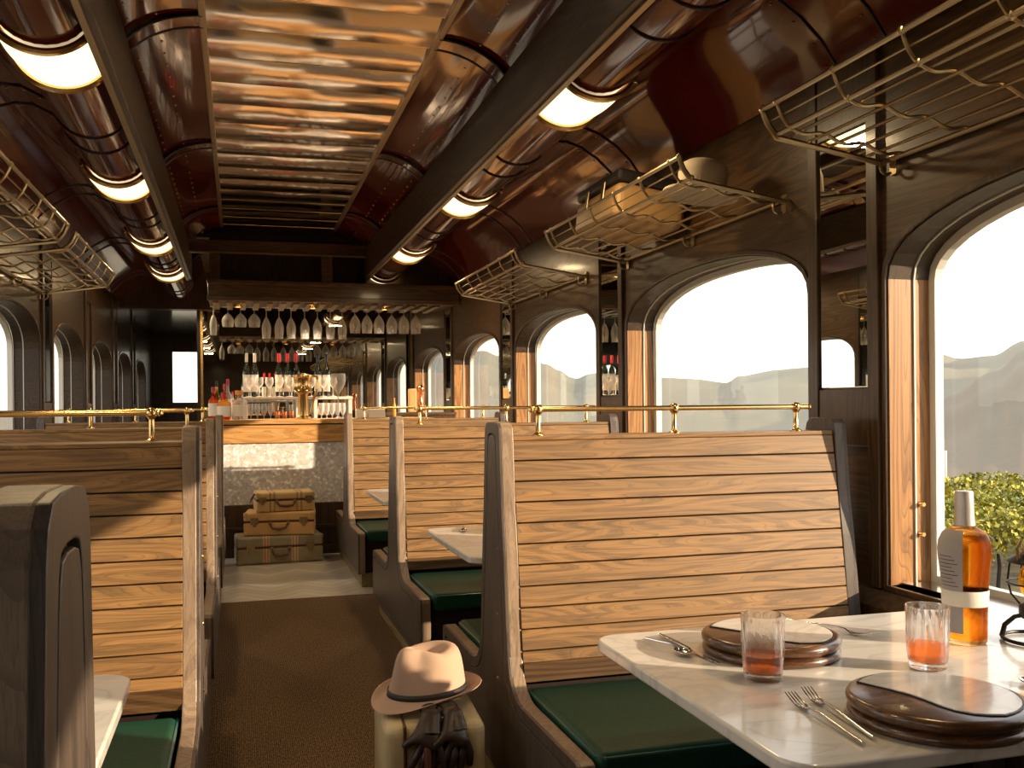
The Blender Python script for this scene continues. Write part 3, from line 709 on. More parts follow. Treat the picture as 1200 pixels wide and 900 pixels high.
def lie(p, q): # placement of an implement from tip p to handle end q on the table
    v = Vector(q)-Vector(p); return (p[0], p[1], ZT), math.atan2(v.y, v.x), v.length
def make_fork(label):
    t = thing('dinner_fork', label, 'fork', group='dinner forks on the marble table')
    b = B()
    for k in range(4):
        y = (k-1.5)*.0072
        tube(b, [(0, y, .018), (.02, y, .011), (.045, y, .005), (.058, y*.9, .004)], [.0009, .0016, .0018, .002], 6)
    obj('tines', b, 'steel', t, smooth=True)
    b = B(); tube(b, [(.055, 0, .004), (.07, 0, .0055), (.09, 0, .011), (.11, 0, .012), (.17, 0, .009), (.23, 0, .005), (.278, 0, .004)], [.011, .0085, .0032, .003, .0035, .004, .0038], 10)
    for v in b.verts:
        if v.co.x < .08: v.co.z = .0045+(v.co.z-.0045)*.25
    obj('handle', b, 'steel', t, smooth=True)
    return t
def make_spoon(label):
    t = thing('dessert_spoon', label, 'spoon', group='spoons on the marble table')
    b = B(); n = 14; rows = []
    for i in range(n+1):
        th_ = PI*i/n; rad = math.sin(th_); xx = .033-.033*math.cos(th_)
        rows.append([b.verts.new((xx, .021*rad*math.cos(PI*j/10), .010-.009*math.sin(PI*j/10)*rad)) for j in range(11)])
    for A, D in zip(rows, rows[1:]):
        for j in range(10): b.faces.new((A[j], A[j+1], D[j+1], D[j]))
    bmesh.ops.remove_doubles(b, verts=b.verts, dist=1e-5)
    o = obj('bowl', b, 'steel', t, smooth=True); md = o.modifiers.new('s', 'SOLIDIFY'); md.thickness = .0012
    b = B(); tube(b, [(.062, 0, .009), (.08, 0, .015), (.10, 0, .014), (.15, 0, .009), (.20, 0, .005)], [.004, .003, .0028, .0034, .004], 8); obj('handle', b, 'steel', t, smooth=True)
    return t
def make_knife(label):
    t = thing('table_knife', label, 'knife')
    b = B(); prism(b, [(0, .002), (.02, -.006), (.12, -.008), (.15, -.005), (.15, .007), (.03, .008)], .001, .0028, 'Z'); obj('blade', b, 'steel', t, bevel=.0006)
    b = B(); tube(b, [(.145, 0, .004), (.18, 0, .005), (.24, 0, .006), (.295, 0, .006)], [.0045, .0055, .006, .005], 10); obj('handle', b, 'steel', t, smooth=True)
    return t
fk = make_fork('fork nearer the table corner of the pair by the front plate'); l_, a_, _ = lie((1.103, 1.765), (1.081, 1.482)); fk.location = l_; fk.rotation_euler.z = a_
l_, a_, _ = lie((1.155, 1.785), (1.118, 1.505)); 
dup(fk, l_, a_, 'fork next to the rim of the front plate')
l_, a_, _ = lie((1.60, 2.15), (1.50, 2.40)); dup(fk, l_, a_, 'fork on the right of the far plate toward the window')
sp = make_spoon('spoon at the left corner of the marble table'); l_, a_, _ = lie((1.062, 2.13), (1.022, 2.35)); sp.location = l_; sp.rotation_euler.z = a_
l_, a_, _ = lie((1.66, 1.73), (1.69, 1.50)); dup(sp, l_, a_, 'spoon at the right edge of the photo beside the front plate')
kn = make_knife('knife lying between the corner spoon and the far plate'); l_, a_, _ = lie((1.098, 2.05), (1.075, 2.35)); kn.location = l_; kn.rotation_euler.z = a_
dup(pl, (1.33, 4.55, ZT), .4, 'round walnut charger on the second right table')
dup(sp, (1.05, 4.58, ZT), 1.3, 'spoon on the corner of the second right table')

# ================================================================= FEDORA, GLOVES, UPRIGHT CASE
def case_mat(name, base, stripes=None, grime=.25):
    mt, n, l, p = nmat(name); t = n.new('ShaderNodeTexCoord')
    s = n.new('ShaderNodeSeparateXYZ'); l.new(t.outputs['Object'], s.inputs[0])
    nz = n.new('ShaderNodeTexNoise'); nz.inputs['Scale'].default_value = 14; nz.inputs['Detail'].default_value = 6; l.new(t.outputs['Object'], nz.inputs[0])
    mr = n.new('ShaderNodeMapRange'); mr.inputs[1].default_value = .35; mr.inputs[2].default_value = .75; mr.inputs[4].default_value = grime; l.new(nz.outputs[0], mr.inputs[0])
    col = mixc(n, l, mr.outputs[0], base, tuple(c*.5 for c in base))
    if stripes:
        for c0, w_, c in stripes:
            d = mth(n, l, 'ABSOLUTE', mth(n, l, 'SUBTRACT', mth(n, l, 'ABSOLUTE', s.outputs[0]), c0)); f = mth(n, l, 'LESS_THAN', d, w_/2)
            col = mixc(n, l, f, col, c)
    l.new(col, p.inputs['Base Color']); p.inputs['Roughness'].default_value = .5
    b = n.new('ShaderNodeBump'); b.inputs['Strength'].default_value = .15; b.inputs['Distance'].default_value = .001; l.new(nz.outputs[0], b.inputs['Height']); l.new(b.outputs[0], p.inputs['Normal'])
    return mt
M['case_tan'] = case_mat('tan_hide', (.55, .33, .13)); M['case_honey'] = case_mat('honey_hide', (.75, .46, .18))
M['case_grey'] = case_mat('grey_green_tweed', (.36, .31, .20), [(.12, .06, (.55, .42, .26)), (.12, .034, (.50, .22, .12)), (.12, .012, (.62, .52, .36))], .5)
M['case_brown'] = case_mat('striped_buff_canvas', (.68, .46, .20), [(.115, .05, (.36, .22, .10)), (.115, .02, (.60, .43, .22))], .3)
M['case_cream'] = case_mat('cream_hide', (.62, .50, .28), None, .2)
def suitcase(name, label, W_, D_, H_, mat, loc, rz, rad=.02, latch=.5, strap=False, group=None):
    # lies flat: front face toward -y with handle and latches
    t = thing(name, label, 'suitcase', loc, rz, group)
    b = B(); box(b, -W_/2, W_/2, -D_/2, D_/2, 0, H_*.60); obj('body', b, mat, t, bevel=rad, seg=3)
    b = B(); box(b, -W_/2, W_/2, -D_/2, D_/2, H_*.60+.002, H_); obj('lid', b, mat, t, bevel=rad, seg=3)
    b = B(); box(b, -W_/2+.004, W_/2-.004, -D_/2+.004, D_/2-.004, H_*.55, H_*.65); obj('seam_strip', b, 'handle', t)
    b = B(); y = -D_/2
    tube(b, [(-.075, y, H_*.52), (-.075, y-.022, H_*.50), (-.055, y-.034, H_*.34), (0, y-.036, H_*.30), (.055, y-.034, H_*.34), (.075, y-.022, H_*.50), (.075, y, H_*.52)], [.008, .009, .011, .013, .011, .009, .008], 8); obj('handle', b, 'handle', t, smooth=True)
    for sx in (-1, 1):
        b = B(); x = sx*W_*latch*.72
        box(b, x-.035, x+.035, y-.006, y+.004, H_*.50, H_*.78); box(b, x-.014, x+.014, y-.012, y, H_*.40, H_*.66); obj('latch', b, 'rackbrass', t, bevel=.003)
        b = B(); x = sx*.075; box(b, x-.014, x+.014, y-.008, y+.004, H_*.46, H_*.60); obj('handle_mount', b, 'rackbrass', t, bevel=.002)
    for sx in (-1, 1):
        for zc in (0, 1):
            b = B(); x0, x1 = sorted((sx*(W_/2+.002), sx*(W_/2-.035))); z0, z1 = sorted((zc*H_+(.002 if zc else -.0), zc*(H_-.04)+(1-zc)*.04))
            box(b, x0, x1, -D_/2-.002, -D_/2+.035, max(z0, 0), z1); obj('corner_guard', b, mat, t, bevel=.012, seg=2)
    return t
suitcase('grey_suitcase', 'large grey-green striped suitcase at the bottom of the stack before the bar', .73, .36, .235, 'case_grey', (.325, 8.67, 0), math.radians(4), latch=.48)
suitcase('honey_suitcase', 'plain tan leather suitcase in the middle of the stack', .60, .36, .20, 'case_honey', (.345, 8.70, .237), math.radians(-6), latch=.48)
tp = suitcase('striped_suitcase', 'small buff striped suitcase on top of the stack', .50, .32, .17, 'case_brown', (.375, 8.70, .439), math.radians(4), latch=.55)
b = B(); tube(b, [(-.25, -.12, .15), (-.262, -.12, .158), (-.285, -.12, .12), (-.30, -.12, .08)], [.006, .008, .009, .003], 8); obj('luggage_tag', b, 'handle', tp, smooth=True)

uc = thing('upright_suitcase', 'cream upright suitcase standing in the aisle beside the bench, hat on top', 'suitcase', (.58, 3.08, 0), math.radians(-4))
b = B(); box(b, -.155, .155, -.24, .24, 0, .385); obj('body', b, 'case_cream', uc, bevel=.03, seg=4)
b = B(); strip(b, [(-.245, -.0), (.245, -.0), (.245, .388), (-.245, .388)], inset([(-.245, -.0), (.245, -.0), (.245, .388), (-.245, .388)], .012), -.098, -.088); obj('edge_binding', b, 'handle', uc, bevel=.004)
b = B(); tube(b, [(-.03, -.24, .33), (-.03, -.272, .335), (-.03, -.285, .31), (-.03, -.287, .24), (-.03, -.285, .17), (-.03, -.272, .145), (-.03, -.24, .15)], .011, 8); obj('handle', b, 'handle', uc, smooth=True)
b = B(); tube(b, [(-.13, .17, .385), (-.13, .13, .40), (-.13, .05, .40), (-.13, .01, .385)], .004, 6); box(b, -.14, -.08, .17, .21, .384, .389); obj('top_fitting', b, 'rackbrass', uc, smooth=True)

# fedora: brim and crown
ht = thing('fedora_hat', 'blush felt fedora with dark band resting on the upright suitcase', 'hat', (.580, 3.06, .420), math.radians(20))
ht.rotation_euler = (math.radians(1), math.radians(1), math.radians(-150))
b = B(); NA = 64
def ell(a, r): return Vector((r*1.12*math.cos(a), r*.95*math.sin(a), 0))
rows = []
# underside of brim to crown base, then crown up to crease
prof = [(.172, .000), (.158, -.004), (.142, -.005), (.128, -.001), (.120, .006), (.116, .020), (.113, .050), (.109, .085), (.103, .112), (.093, .130), (.075, .136), (.055, .126), (.030, .114), (0.004, .110)]
for r_, z_ in prof:
    ring = []
    for k in range(NA):
        a = 2*PI*k/NA; p = ell(a, r_); z = z_
        if r_ > .125:   # snap brim: front dips, sides and back lift
            f = (r_-.125)/.047; z += f*(-.022*max(0, math.cos(a))**2 + .022*math.sin(a)**2 + .022*max(0, -math.cos(a))**2)
        if z_ > .02:
            hgt = min(1, (z_-.02)/.11)
            fr_ = max(0, math.cos(a))
            # front pinches on both sides and taller front
            for sg in (-1, 1):
                d = math.cos(a-sg*.72); q = max(0, d)**10
                p -= Vector((math.cos(a), math.sin(a), 0))*.030*q*hgt*(1 if r_ > .07 else .3)
            z += .012*hgt*abs(math.cos(a))*math.copysign(1, 1)*(1 if r_ > .03 else .2) + .010*hgt*max(0, math.cos(a))
            p.y *= 1-.10*hgt*max(0, math.cos(a))
        ring.append(b.verts.new((p.x, p.y, z)))
    rows.append(ring)
for A, D in zip(rows, rows[1:]):
    for k in range(NA): b.faces.new((A[k], A[(k+1) % NA], D[(k+1) % NA], D[k]))
b.faces.new(rows[-1])
o = obj('felt_body', b, 'felt', ht, smooth=180); md = o.modifiers.new('s', 'SOLIDIFY'); md.thickness = .0035; md.offset = 1; sb = o.modifiers.new('u', 'SUBSURF'); sb.levels = 1; sb.render_levels = 1
b = B(); o1 = [tuple(ell(2*PI*k/NA, .0875))[:2] for k in range(NA)]; rows = []
for r_, z_ in ((.1215, .006), (.1185, .026)): rows.append([b.verts.new((*tuple(ell(2*PI*k/NA, r_))[:2], z_)) for k in range(NA)])
for k in range(NA): b.faces.new((rows[0][k], rows[0][(k+1) % NA], rows[1][(k+1) % NA], rows[1][k]))
o = obj('hat_band', b, 'band', ht, smooth=True); md = o.modifiers.new('s', 'SOLIDIFY'); md.thickness = .003; md.offset = 1

# gloves draped over the front of the case
def glove(label, loc, rz, tilt, seed, flip=1):
    rd = random.Random(seed)
    t = thing('leather_glove', label, 'glove', loc, 0, 'pair of dark leather gloves')
    t.rotation_euler = (tilt, 0, rz); t.scale = (.95, .95, .95)
    me = bpy.data.meshes.new('glove_body'); vs = []; es = []; rs = []
    def add(p, r, par=None):
        vs.append(p); rs.append(r)
        if par is not None: es.append((par, len(vs)-1))
        return len(vs)-1
    # hand hangs down (-z) with cuff at the top laid back over the case (+y)
    w0 = add((0, .002, 0), .036)
    c1 = add((0, .035, .014), .036, w0); c2 = add((0, .075, .016), .040, c1)
    pm = add((0, -.014, -.035), .042, w0); 
    ks = [add((flip*(-.033+.022*i), -.018, -.075), .0125, pm) for i in range(4)]
    for i, kx in enumerate(ks):
        ln = (.078, .092, .088, .070)[i]; sp_ = flip*(-.034+.014*i); a = kx
        x0 = flip*(-.033+.022*i); y = -.018; z = -.075
        for q, rr in ((.30, .0135), (.65, .013), (1.0, .0105)):
            y2 = y - .004 + rd.uniform(-.006, .006) + .010*(q > .9)
            a = add((x0+sp_*q*1.3+rd.uniform(-.002, .002), y2, z-ln*q), rr, a)
    th1 = add((flip*-.046, -.014, -.034), .0155, pm); th2 = add((flip*-.068, -.020, -.052), .015, th1); add((flip*-.088, -.022, -.066), .012, th2)
    me.from_pydata([Vector(v) for v in vs], es, []); me.update()
    o = bpy.data.objects.new('glove_body', me); C.objects.link(o); o.parent = t; me.materials.append(M['glove'])
    sk = o.modifiers.new('sk', 'SKIN'); 
    if not me.skin_vertices: me.attributes.new if False else None
    lay = me.skin_vertices[0].data if len(me.skin_vertices) else None
    if lay is not None:
        for i, r_ in enumerate(rs):
            fl = .62 if r_ > .02 else 1
            lay[i].radius = (r_, r_*fl); lay[i].use_root = (i == 0)
    sk.use_smooth_shade = True
    sbs = o.modifiers.new('s', 'SUBSURF'); sbs.levels = 2; sbs.render_levels = 2
    b = B(); tube(b, [(.036*math.cos(a)*1.0, .088, .018+.020*math.sin(a)) for a in [2*PI*k/20 for k in range(20)]], .003, 6, closed=True); obj('cuff_hem', b, 'glove', t, smooth=True)
    return t
glove('dark brown leather glove hanging outermost over the case front', (.545, 2.832, .392), math.radians(-14), 0, 3)
glove('dark brown leather glove lying behind the first, nearer the bench', (.625, 2.832, .394), math.radians(8), 0, 5, 1)

# ================================================================= LUGGAGE RACKS
def make_rack(label):
    # wall side at x=0, reaching to -x; y from 0 to 1.79
    t = thing('luggage_rack', label, 'luggage rack', group='brass luggage racks above the windows'); L = 1.79
    fx = [-.02, -.10, -.18, -.26, -.34, -.42]
    zf = lambda x: 2.215-.15*x
    b = B()
    for x in fx[1:]: tube(b, [(x, 0, zf(x)+.007), (x, L, zf(x)+.007)], .0055, 6)
    obj('shelf_bar', b, 'rackbrass', t, smooth=True)
    b = B(); tube(b, [(fx[0], 0, 2.225), (fx[0], L, 2.225)], .010, 8); obj('wall_bar', b, 'rackbrass', t, smooth=True)
    b = B()
    for x, z, r in ((-.465, 2.292, .009), (-.52, 2.375, .009), (-.495, 2.335, .0035)): tube(b, [(x, 0, z), (x, L, z)], r, 8)
    obj('front_rail', b, 'rackbrass', t, smooth=True)
    ys = [0, .09, .41, .73, 1.06, 1.38, 1.70, 1.79]
    for i, yy in enumerate(ys):
        b = B(); pts = []
        n = 48
        for k in range(n+1):
            x = -.02-.445*k/n; pts.append((x, yy, zf(x)+.004+.009*math.cos(2*PI*(x+.02)/.16) if 0 < i < 7 else zf(x)-.004))
        pts += [(-.480, yy, 2.30), (-.500, yy, 2.325), (-.512, yy, 2.35), (-.522, yy, 2.38), (-.528, yy, 2.385)]
        tube(b, pts, .0065 if 0 < i < 7 else .011, 6); obj('wave_rod', b, 'rackbrass', t, smooth=True)
        for px, pz_ in ((-.465, 2.292), (-.52, 2.375)):
            b = B(); lathe(b, [(0, -.014), (.011, -.008), (.0135, 0), (.011, .008), (0, .014)], (px, yy, pz_), 10)
            obj('knuckle', b, 'rackbrass', t, smooth=True)
    for yy in (.03, L/2, L-.03):
        b = B(); box(b, -.012, .0, yy-.018, yy+.018, 2.17, 2.25)
        tube(b, [(-.005-.0+0, yy, 2.235)]+[(-.038-.026*math.cos(math.radians(a)), yy, 2.195+.026*math.sin(math.radians(a))) for a in range(130, -150, -20)], .006, 8)
        obj('wall_bracket', b, 'rackbrass', t, smooth=40)
    return t
rk = make_rack('luggage rack holding the tan suitcase and straw hat'); rk.location = (XR, 3.63, 0)
dup(rk, (XR, 1.18, 0), 0, 'empty luggage rack nearest the camera at the top right corner')
dup(rk, (XR, 6.09, 0), 0, 'empty luggage rack on the right wall farthest from the camera')
for (yy, lb_) in ((8.15, 'last luggage rack on the left wall, nearest the bar'), (6.10, 'luggage rack on the left wall next before the last one'), (4.05, 'luggage rack at the left edge of the photo'), ): 
    dup(rk, (XL, yy-1.9+1.6, 0), PI, lb_)
# case and hat on the middle rack
rc = thing('tan_hard_case', 'tan suitcase with black lid lying in the luggage rack', 'suitcase', (2.03, 4.83, 2.262), 0)
rc.rotation_euler = (0, math.radians(8.5), math.radians(0))
b = B(); box(b, -.20, .20, -.31, .31, .015, .205); obj('body', b, 'case_tan', rc, bevel=.045, seg=4)
b = B(); box(b, -.203, .203, -.313, .313, .205, .27); obj('lid', b, 'band', rc, bevel=.02, seg=3)
for yy in (-.12, .12):
    b = B(); box(b, -.209, -.198, yy-.02, yy+.02, .13, .23); obj('latch', b, 'rackbrass', rc, bevel=.003)
sh = thing('straw_hat', 'woven straw boater hat lying in the luggage rack by the pilaster', 'hat', (2.02, 3.93, 2.29), 0)
sh.rotation_euler = (0, math.radians(8.5), 0)
b = B(); lathe(b, [(.17, .0), (.172, .004), (.170, .010), (.105, .014), (.108, .03), (.112, .10), (.105, .135), (.08, .152), (0, .158)], seg=48); lathe(b, [(.17, 0), (.105, .004), (.10, .02)], seg=48, cap=False); obj('straw_body', b, 'straw', sh, smooth=50)
b = B(); lathe(b, [(.1055, .018), (.1045, .045)], seg=48, cap=False); lathe(b, [(.098, .0032), (0, .0032)], seg=48, cap=False); obj('hat_band', b, 'band', sh, smooth=True)

# ================================================================= CEILING LAMPS
def make_lamp(label, s):
    t = thing('ceiling_lamp', label, 'lamp', group='curved brass and opal ceiling lamps')
    R1, RZ = .190, .176
    def pt(a, e=0): return (s*(R1+e)*math.cos(math.radians(a)), (RZ+e)*math.sin(math.radians(a)))
    A = [206+8*k for k in range(16)]
    b = B(); hy = .21
    rows = []
    for a in A:
        bul = 0.012
        rows.append([b.verts.new((pt(a, bul*math.cos(j*PI/8-PI/2)*1.4)[0], -hy+2*hy*j/8, pt(a, bul*math.cos(j*PI/8-PI/2)*1.4)[1])) for j in range(9)])
    for P_, Q_ in zip(rows, rows[1:]):
        for j in range(8): b.faces.new((P_[j], P_[j+1], Q_[j+1], Q_[j]))
    obj('opal_glass', b, 'opal', t, smooth=60)
    b = B()
    for yy in (-hy-.012, hy+.012):
        tube(b, [(pt(a, .010)[0], yy, pt(a, .010)[1]) for a in range(192, 342, 6)], .016, 8)
    for a in (202, 330):
        tube(b, [(pt(a, .010)[0], -hy-.02, pt(a, .010)[1]), (pt(a, .010)[0], hy+.02, pt(a, .010)[1])], .016, 8)
        for yy in (-hy-.014, hy+.014): lathe(b, [(0, -.02), (.017, -.012), (.019, 0), (.017, .012), (0, .02)], (pt(a, .006)[0], yy, pt(a, .006)[1]), 10)
    obj('brass_frame', b, 'brass', t, smooth=True)
    # the lamp's own light
    ld = bpy.data.lights.new('lamp_light', 'AREA'); ld.energy = 7.5; ld.color = (1, .72, .38); ld.shape = 'RECTANGLE'; ld.size = .2; ld.size_y = .2
    lo = bpy.data.objects.new('lamp_light', ld); C.objects.link(lo); lo.parent = t; lo.location = (0, 0, -.21)
    return t
zt = 2.865
ordn = ['nearest', 'second', 'third', 'fourth', 'farthest']
pr_ = None
for s, nm in ((1, 'right'), (-1, 'left')):
    for k, yy in enumerate((1.95, 4.12, 6.36, 8.60, 10.45)):
        if k == 0: lb_ = 'curved brass and opal lamp on the %s side overhead, before the %s' % (nm, 'first in view')
        else: lb_ = 'curved brass and opal lamp, %s one in view on the %s ceiling tube' % (ordn[k-1], nm)
        o = make_lamp(lb_, 1) if pr_ is None else dup(pr_, (0, 0, 0), 0, lb_)
        if pr_ is None: pr_ = o
        o.location = (CX+s*1.105, yy, zt)

# ================================================================= BAR
bar = thing('bar_counter', 'bar counter with honey oak top and glittering mosaic front', 'bar', (.75, 8.95, 0))
b = B(); box(b, -1.05, 1.0, .0, .6, .47, 1.03); obj('mosaic_front', b, 'mosaic', bar)
b = B(); box(b, -1.06, 1.01, -.02, .62, 1.025, 1.185); obj('oak_fascia', b, 'barwood', bar, bevel=.004)
b = B(); box(b, -1.08, 1.03, -.04, .72, 1.195, 1.235); obj('countertop', b, 'barwood', bar, bevel=.004)
b = B(); box(b, -1.05, 1.0, 0, .61, 1.18, 1.20); obj('shadow_gap', b, 'band', bar)
b = B(); box(b, -1.06, 1.01, -.015, .61, 0, .47); box(b, -1.06, 1.01, -.03, .0, .24, .27); box(b, -1.06, 1.01, -.03, 0, 0, .08); obj('base_panel', b, 'pierwood', bar, bevel=.004)
# back bar cabinet with shelf
bb = thing('back_bar_shelf', 'back bar cabinet with a white edged glass shelf behind the counter', 'shelf', (.6, 10.2, 0))
M['shelfwhite'] = simple('pale_shelf', (.70, .62, .56), .25)
b = B(); box(b, -.95, .86, -.20, .22, 0, 1.215); obj('cabinet', b, 'pierwood', bb, bevel=.005)
b = B(); box(b, -.56, .54, -.18, .18, 1.425, 1.452); obj('shelf_board', b, 'shelfwhite', bb, bevel=.003)
for x in (-.545, -.02, .16, .515):
    b = B(); box(b, x-.018, x+.018, -.17, .16, 1.215, 1.425); obj('shelf_support', b, 'shelfwhite', bb, bevel=.002)
# recessed downlights under the canopy, each with its own light
M['glow'] = simple('warm_bulb', (.9, .8, .6), .4, em=(1, .78, .45), ems=6)
d0 = None
for x, nm in ((.0, 'left'), (.75, 'middle'), (1.5, 'right')):
    lb_ = 'small round brass downlight under the bar canopy, %s of three' % nm
    if d0: dup(d0, (x, 10.16, 2.374), 0, lb_); continue
    d0 = thing('bar_downlight', lb_, 'lamp', (x, 10.16, 2.374), 0, 'downlights under the bar canopy')
    b = B(); lathe(b, [(.040, .0), (.040, .03), (.032, .03), (.032, .0)], seg=20, cap=False); lathe(b, [(.040, 0), (.032, 0)], seg=20, cap=False); obj('brass_ring', b, 'brass', d0, smooth=40)
    b = B(); lathe(b, [(0, .008), (.030, .010)], seg=20, cap=False); obj('bulb', b, 'glow', d0)
    ld = bpy.data.lights.new('downlight', 'SPOT'); ld.energy = 90; ld.color = (1, .76, .48); ld.spot_size = math.radians(120); ld.spot_blend = .6; ld.shadow_soft_size = .05
    lo = bpy.data.objects.new('downlight', ld); C.objects.link(lo); lo.parent = d0; lo.location = (0, 0, -.01)
# bottles and glasses
def bottle(name, label, loc, h, r, gmat, lmat=None, cap='band', shape='wine', group=None):
    t = thing(name, label, 'bottle', loc, 0, group)
    if shape == 'wine': pf = [(0, 0), (r*.95, 0), (r, .006), (r, h*.58), (r*.9, h*.65), (r*.45, h*.74), (r*.37, h*.80), (r*.37, h*.985), (r*.30, h), (0, h)]
    else: pf = [(0, 0), (r*.95, 0), (r, .006), (r*1.0, h*.55), (r*.92, h*.62), (r*.4, h*.70), (r*.32, h*.78), (r*.32, h*.90), (0, h*.90)]
    b = B(); lathe(b, pf, seg=20, cap=False); obj('glass_body', b, gmat, t, smooth=50)
    b = B(); lathe(b, [(r*.42, h*(.80 if shape == 'wine' else .86)), (r*.42, h*1.005), (0, h*1.01)], seg=14); obj('capsule', b, cap, t, smooth=50)
    if lmat:
        b = B(); lathe(b, [(r*1.02, h*.12), (r*1.025, h*.13), (r*1.025, h*.50), (r*1.02, h*.51)], seg=20, cap=False); obj('label', b, lmat, t, smooth=60)
    return t
M['greenglass'] = simple('dark_wine_glass', (.012, .016, .010), .08, 0, .5)
M['redcap'] = simple('red_capsule', (.45, .02, .03), .35); M['whitecap'] = simple('white_capsule', (.75, .72, .68), .4); M['blacklabel'] = simple('cream_label', (.72, .66, .55), .6)
M['whitelabel'] = simple('white_label', (.85, .83, .8), .5); M['clearglass'] = thin_glass('clear_bottle', (.95, .95, .95), .15)
M['amberb'] = glassy('amber_bottle', (1, .62, .22), .5, ior=1.2); M['redb'] = glassy('red_bottle', (.95, .25, .10), .5, ior=1.2)
M['orangecap'] = simple('orange_stopper', (.8, .3, .03), .4)
SZ = 1.453; SY = 10.12
for x, lb_, lm, cp in ((.079, 'white capped wine bottle, left one on the back bar shelf', 'whitelabel', 'whitecap'), (.158, 'white capped wine bottle, right one of the pair on the back bar shelf', 'whitelabel', 'whitecap'),
    (.399, 'red capped wine bottle, leftmost of three', 'blacklabel', 'redcap'), (.484, 'red capped wine bottle, middle of three', 'blacklabel', 'redcap'), (.569, 'red capped wine bottle, rightmost of three', 'blacklabel', 'redcap'),
    (.793, 'dark capped wine bottle with pale label, left of two', 'whitelabel', 'greenglass'), (.88, 'dark capped wine bottle with pale label, right of two', 'whitelabel', 'greenglass')):
    bottle('wine_bottle', lb_, (x, SY, SZ), .445, .037, 'greenglass', lm, cp, group='wine bottles on the back bar shelf')
# spirits on the counter at the left end
CZ = 1.236
for x, y, h, r, g, lm, cp, lb_ in ((-.225, 9.20, .30, .045, 'redb', 'whitelabel', 'redcap', 'red spirit bottle at the far left end of the bar counter'),
    (-.13, 9.12, .25, .062, 'amberb', 'whitelabel', 'redcap', 'squat bottle with a big cream label on the bar counter'),
    (-.10, 9.47, .38, .035, 'clearglass', 'whitelabel', 'redcap', 'slim clear bottle with a red top on the bar counter'),
    (.01, 9.12, .265, .068, 'clearglass', 'shade', 'orangecap', 'square clear gin bottle with an orange stopper on the counter'),
    (-.20, 9.42, .36, .035, 'amberb', 'blacklabel', 'band', 'slim amber bottle at the back left of the counter'),
    (-.02, 9.36, .27, .04, 'amberb', 'whitelabel', 'orangecap', 'amber bottle behind the squat bottle on the counter'),
    (-.13, 9.30, .33, .03, 'redb', 'blacklabel', 'redcap', 'dark red bottle in the cluster on the counter')):
    bottle('spirit_bottle', lb_, (x, y, CZ), h, r, g, lm, cp, 'spirit', 'spirit bottles at the left end of the counter')
def wineglass(name, label, loc, h, r, bowl='round', group=None, inv=False, stem=.42):
    t = thing(name, label, 'glass', loc, 0, group)
    hs = h*stem
    n = 10; pf = [(0, 0), (r*.85, 0), (r*.8, .003), (.008, .008), (.0045, .02), (.0045, hs*.92), (.010, hs)]
    body = []
    for k in range(n+1):
        q = k/n; body.append((r*(math.sin(min(1, q*1.55)*PI/2)**.75)*(1-.16*max(0, q-.55)/.45 if bowl == 'round' else 1-.22*max(0, q-.4)/.6)+.001, hs+(h-hs)*q))
    b = B(); lathe(b, pf+body, seg=20, cap=False)
    if inv: bmesh.ops.transform(b, matrix=Matrix.Rotation(PI, 4, 'X'), verts=b.verts)
    obj('glass_body', b, 'hang', t, smooth=50)
    return t
def one(t): # a small glass needs no parts: keep the mesh itself as the thing
    ch = [o for o in C.objects if o.parent == t][0]; ch.parent = None; ch.location = t.location; ch.name = t.name.split('.')[0]
    for k in ('label', 'category', 'group'):
        if k in t: ch[k] = t[k]
    nm = t.name.split('.')[0]; bpy.data.objects.remove(t); ch.name = nm
    return ch
# hanging glasses, upside down under the canopy
protos = {}
xs = [-.25, -.104, .025, .165, .288, .42, .545, .688, .823, .96, 1.088, 1.226, 1.356, 1.487, 1.629, 1.761, 1.895]
nth = ['first', 'second', 'third', 'fourth', 'fifth', 'sixth', 'seventh']
cnt = {}
for i, x in enumerate(xs):
    kind = 'flute' if i == 0 else 'short' if i < 4 else 'tall' if i < 11 else 'round'
    h, r, st, bw = {'flute': (.30, .040, .25, 'f'), 'short': (.21, .064, .30, 'round'), 'tall': (.33, .052, .30, 'tall'), 'round': (.26, .062, .22, 'round')}[kind]
    k = cnt.get(kind, 0); cnt[kind] = k+1
    lb_ = {'flute': 'single hanging flute at the left end of the rack', 'short': '%s wide short glass hanging from the left of the rack' % nth[k], 'tall': '%s from the left of the tall wine glasses hanging above the bar' % nth[k], 'round': '%s from the left of the rounded glasses hanging at the right end' % nth[k]}[kind]
    if kind in protos: o = dup(protos[kind], (x, 10.5, 2.408), 0, lb_)
    else: o = protos[kind] = one(wineglass('hanging_glass', lb_, (x, 10.5, 2.408), h, r, bw, 'stemmed glasses hanging in the bar canopy', True, st))
# standing wine glasses on the shelf and tumblers below
p0 = None
for i, x in enumerate((.10, .20, .30, .40, .50, .62, .72, .84, .94)):
    lb_ = 'stemmed glass standing on the back bar shelf, number %s counted from the left' % ['one', 'two', 'three', 'four', 'five', 'six', 'seven', 'eight', 'nine'][i]
    p0 = dup(p0, (x, 10.04, SZ), 0, lb_) if p0 else one(wineglass('wine_glass', lb_, (x, 10.04, SZ), .20, .043, 'round', 'wine glasses standing on the shelf'))
q0 = None
for i, x in enumerate((.115, .18, .245, .31, .82, .875, .93, .985, 1.04)):
    lb_ = 'small clear glass under the shelf, %s' % (('%s from the left' % nth[i]) if i < 4 else ('%s in the right hand cluster' % nth[i-4]))
    q0 = dup(q0, (x, 10.05, 1.217), 0, lb_) if q0 else one(wineglass('small_glass', lb_, (x, 10.05, 1.217), .17, .030, 'round', 'small glasses under the shelf', False, .2))
M['coppercup'] = simple('copper_mug', (.75, .28, .13), .2, 1)
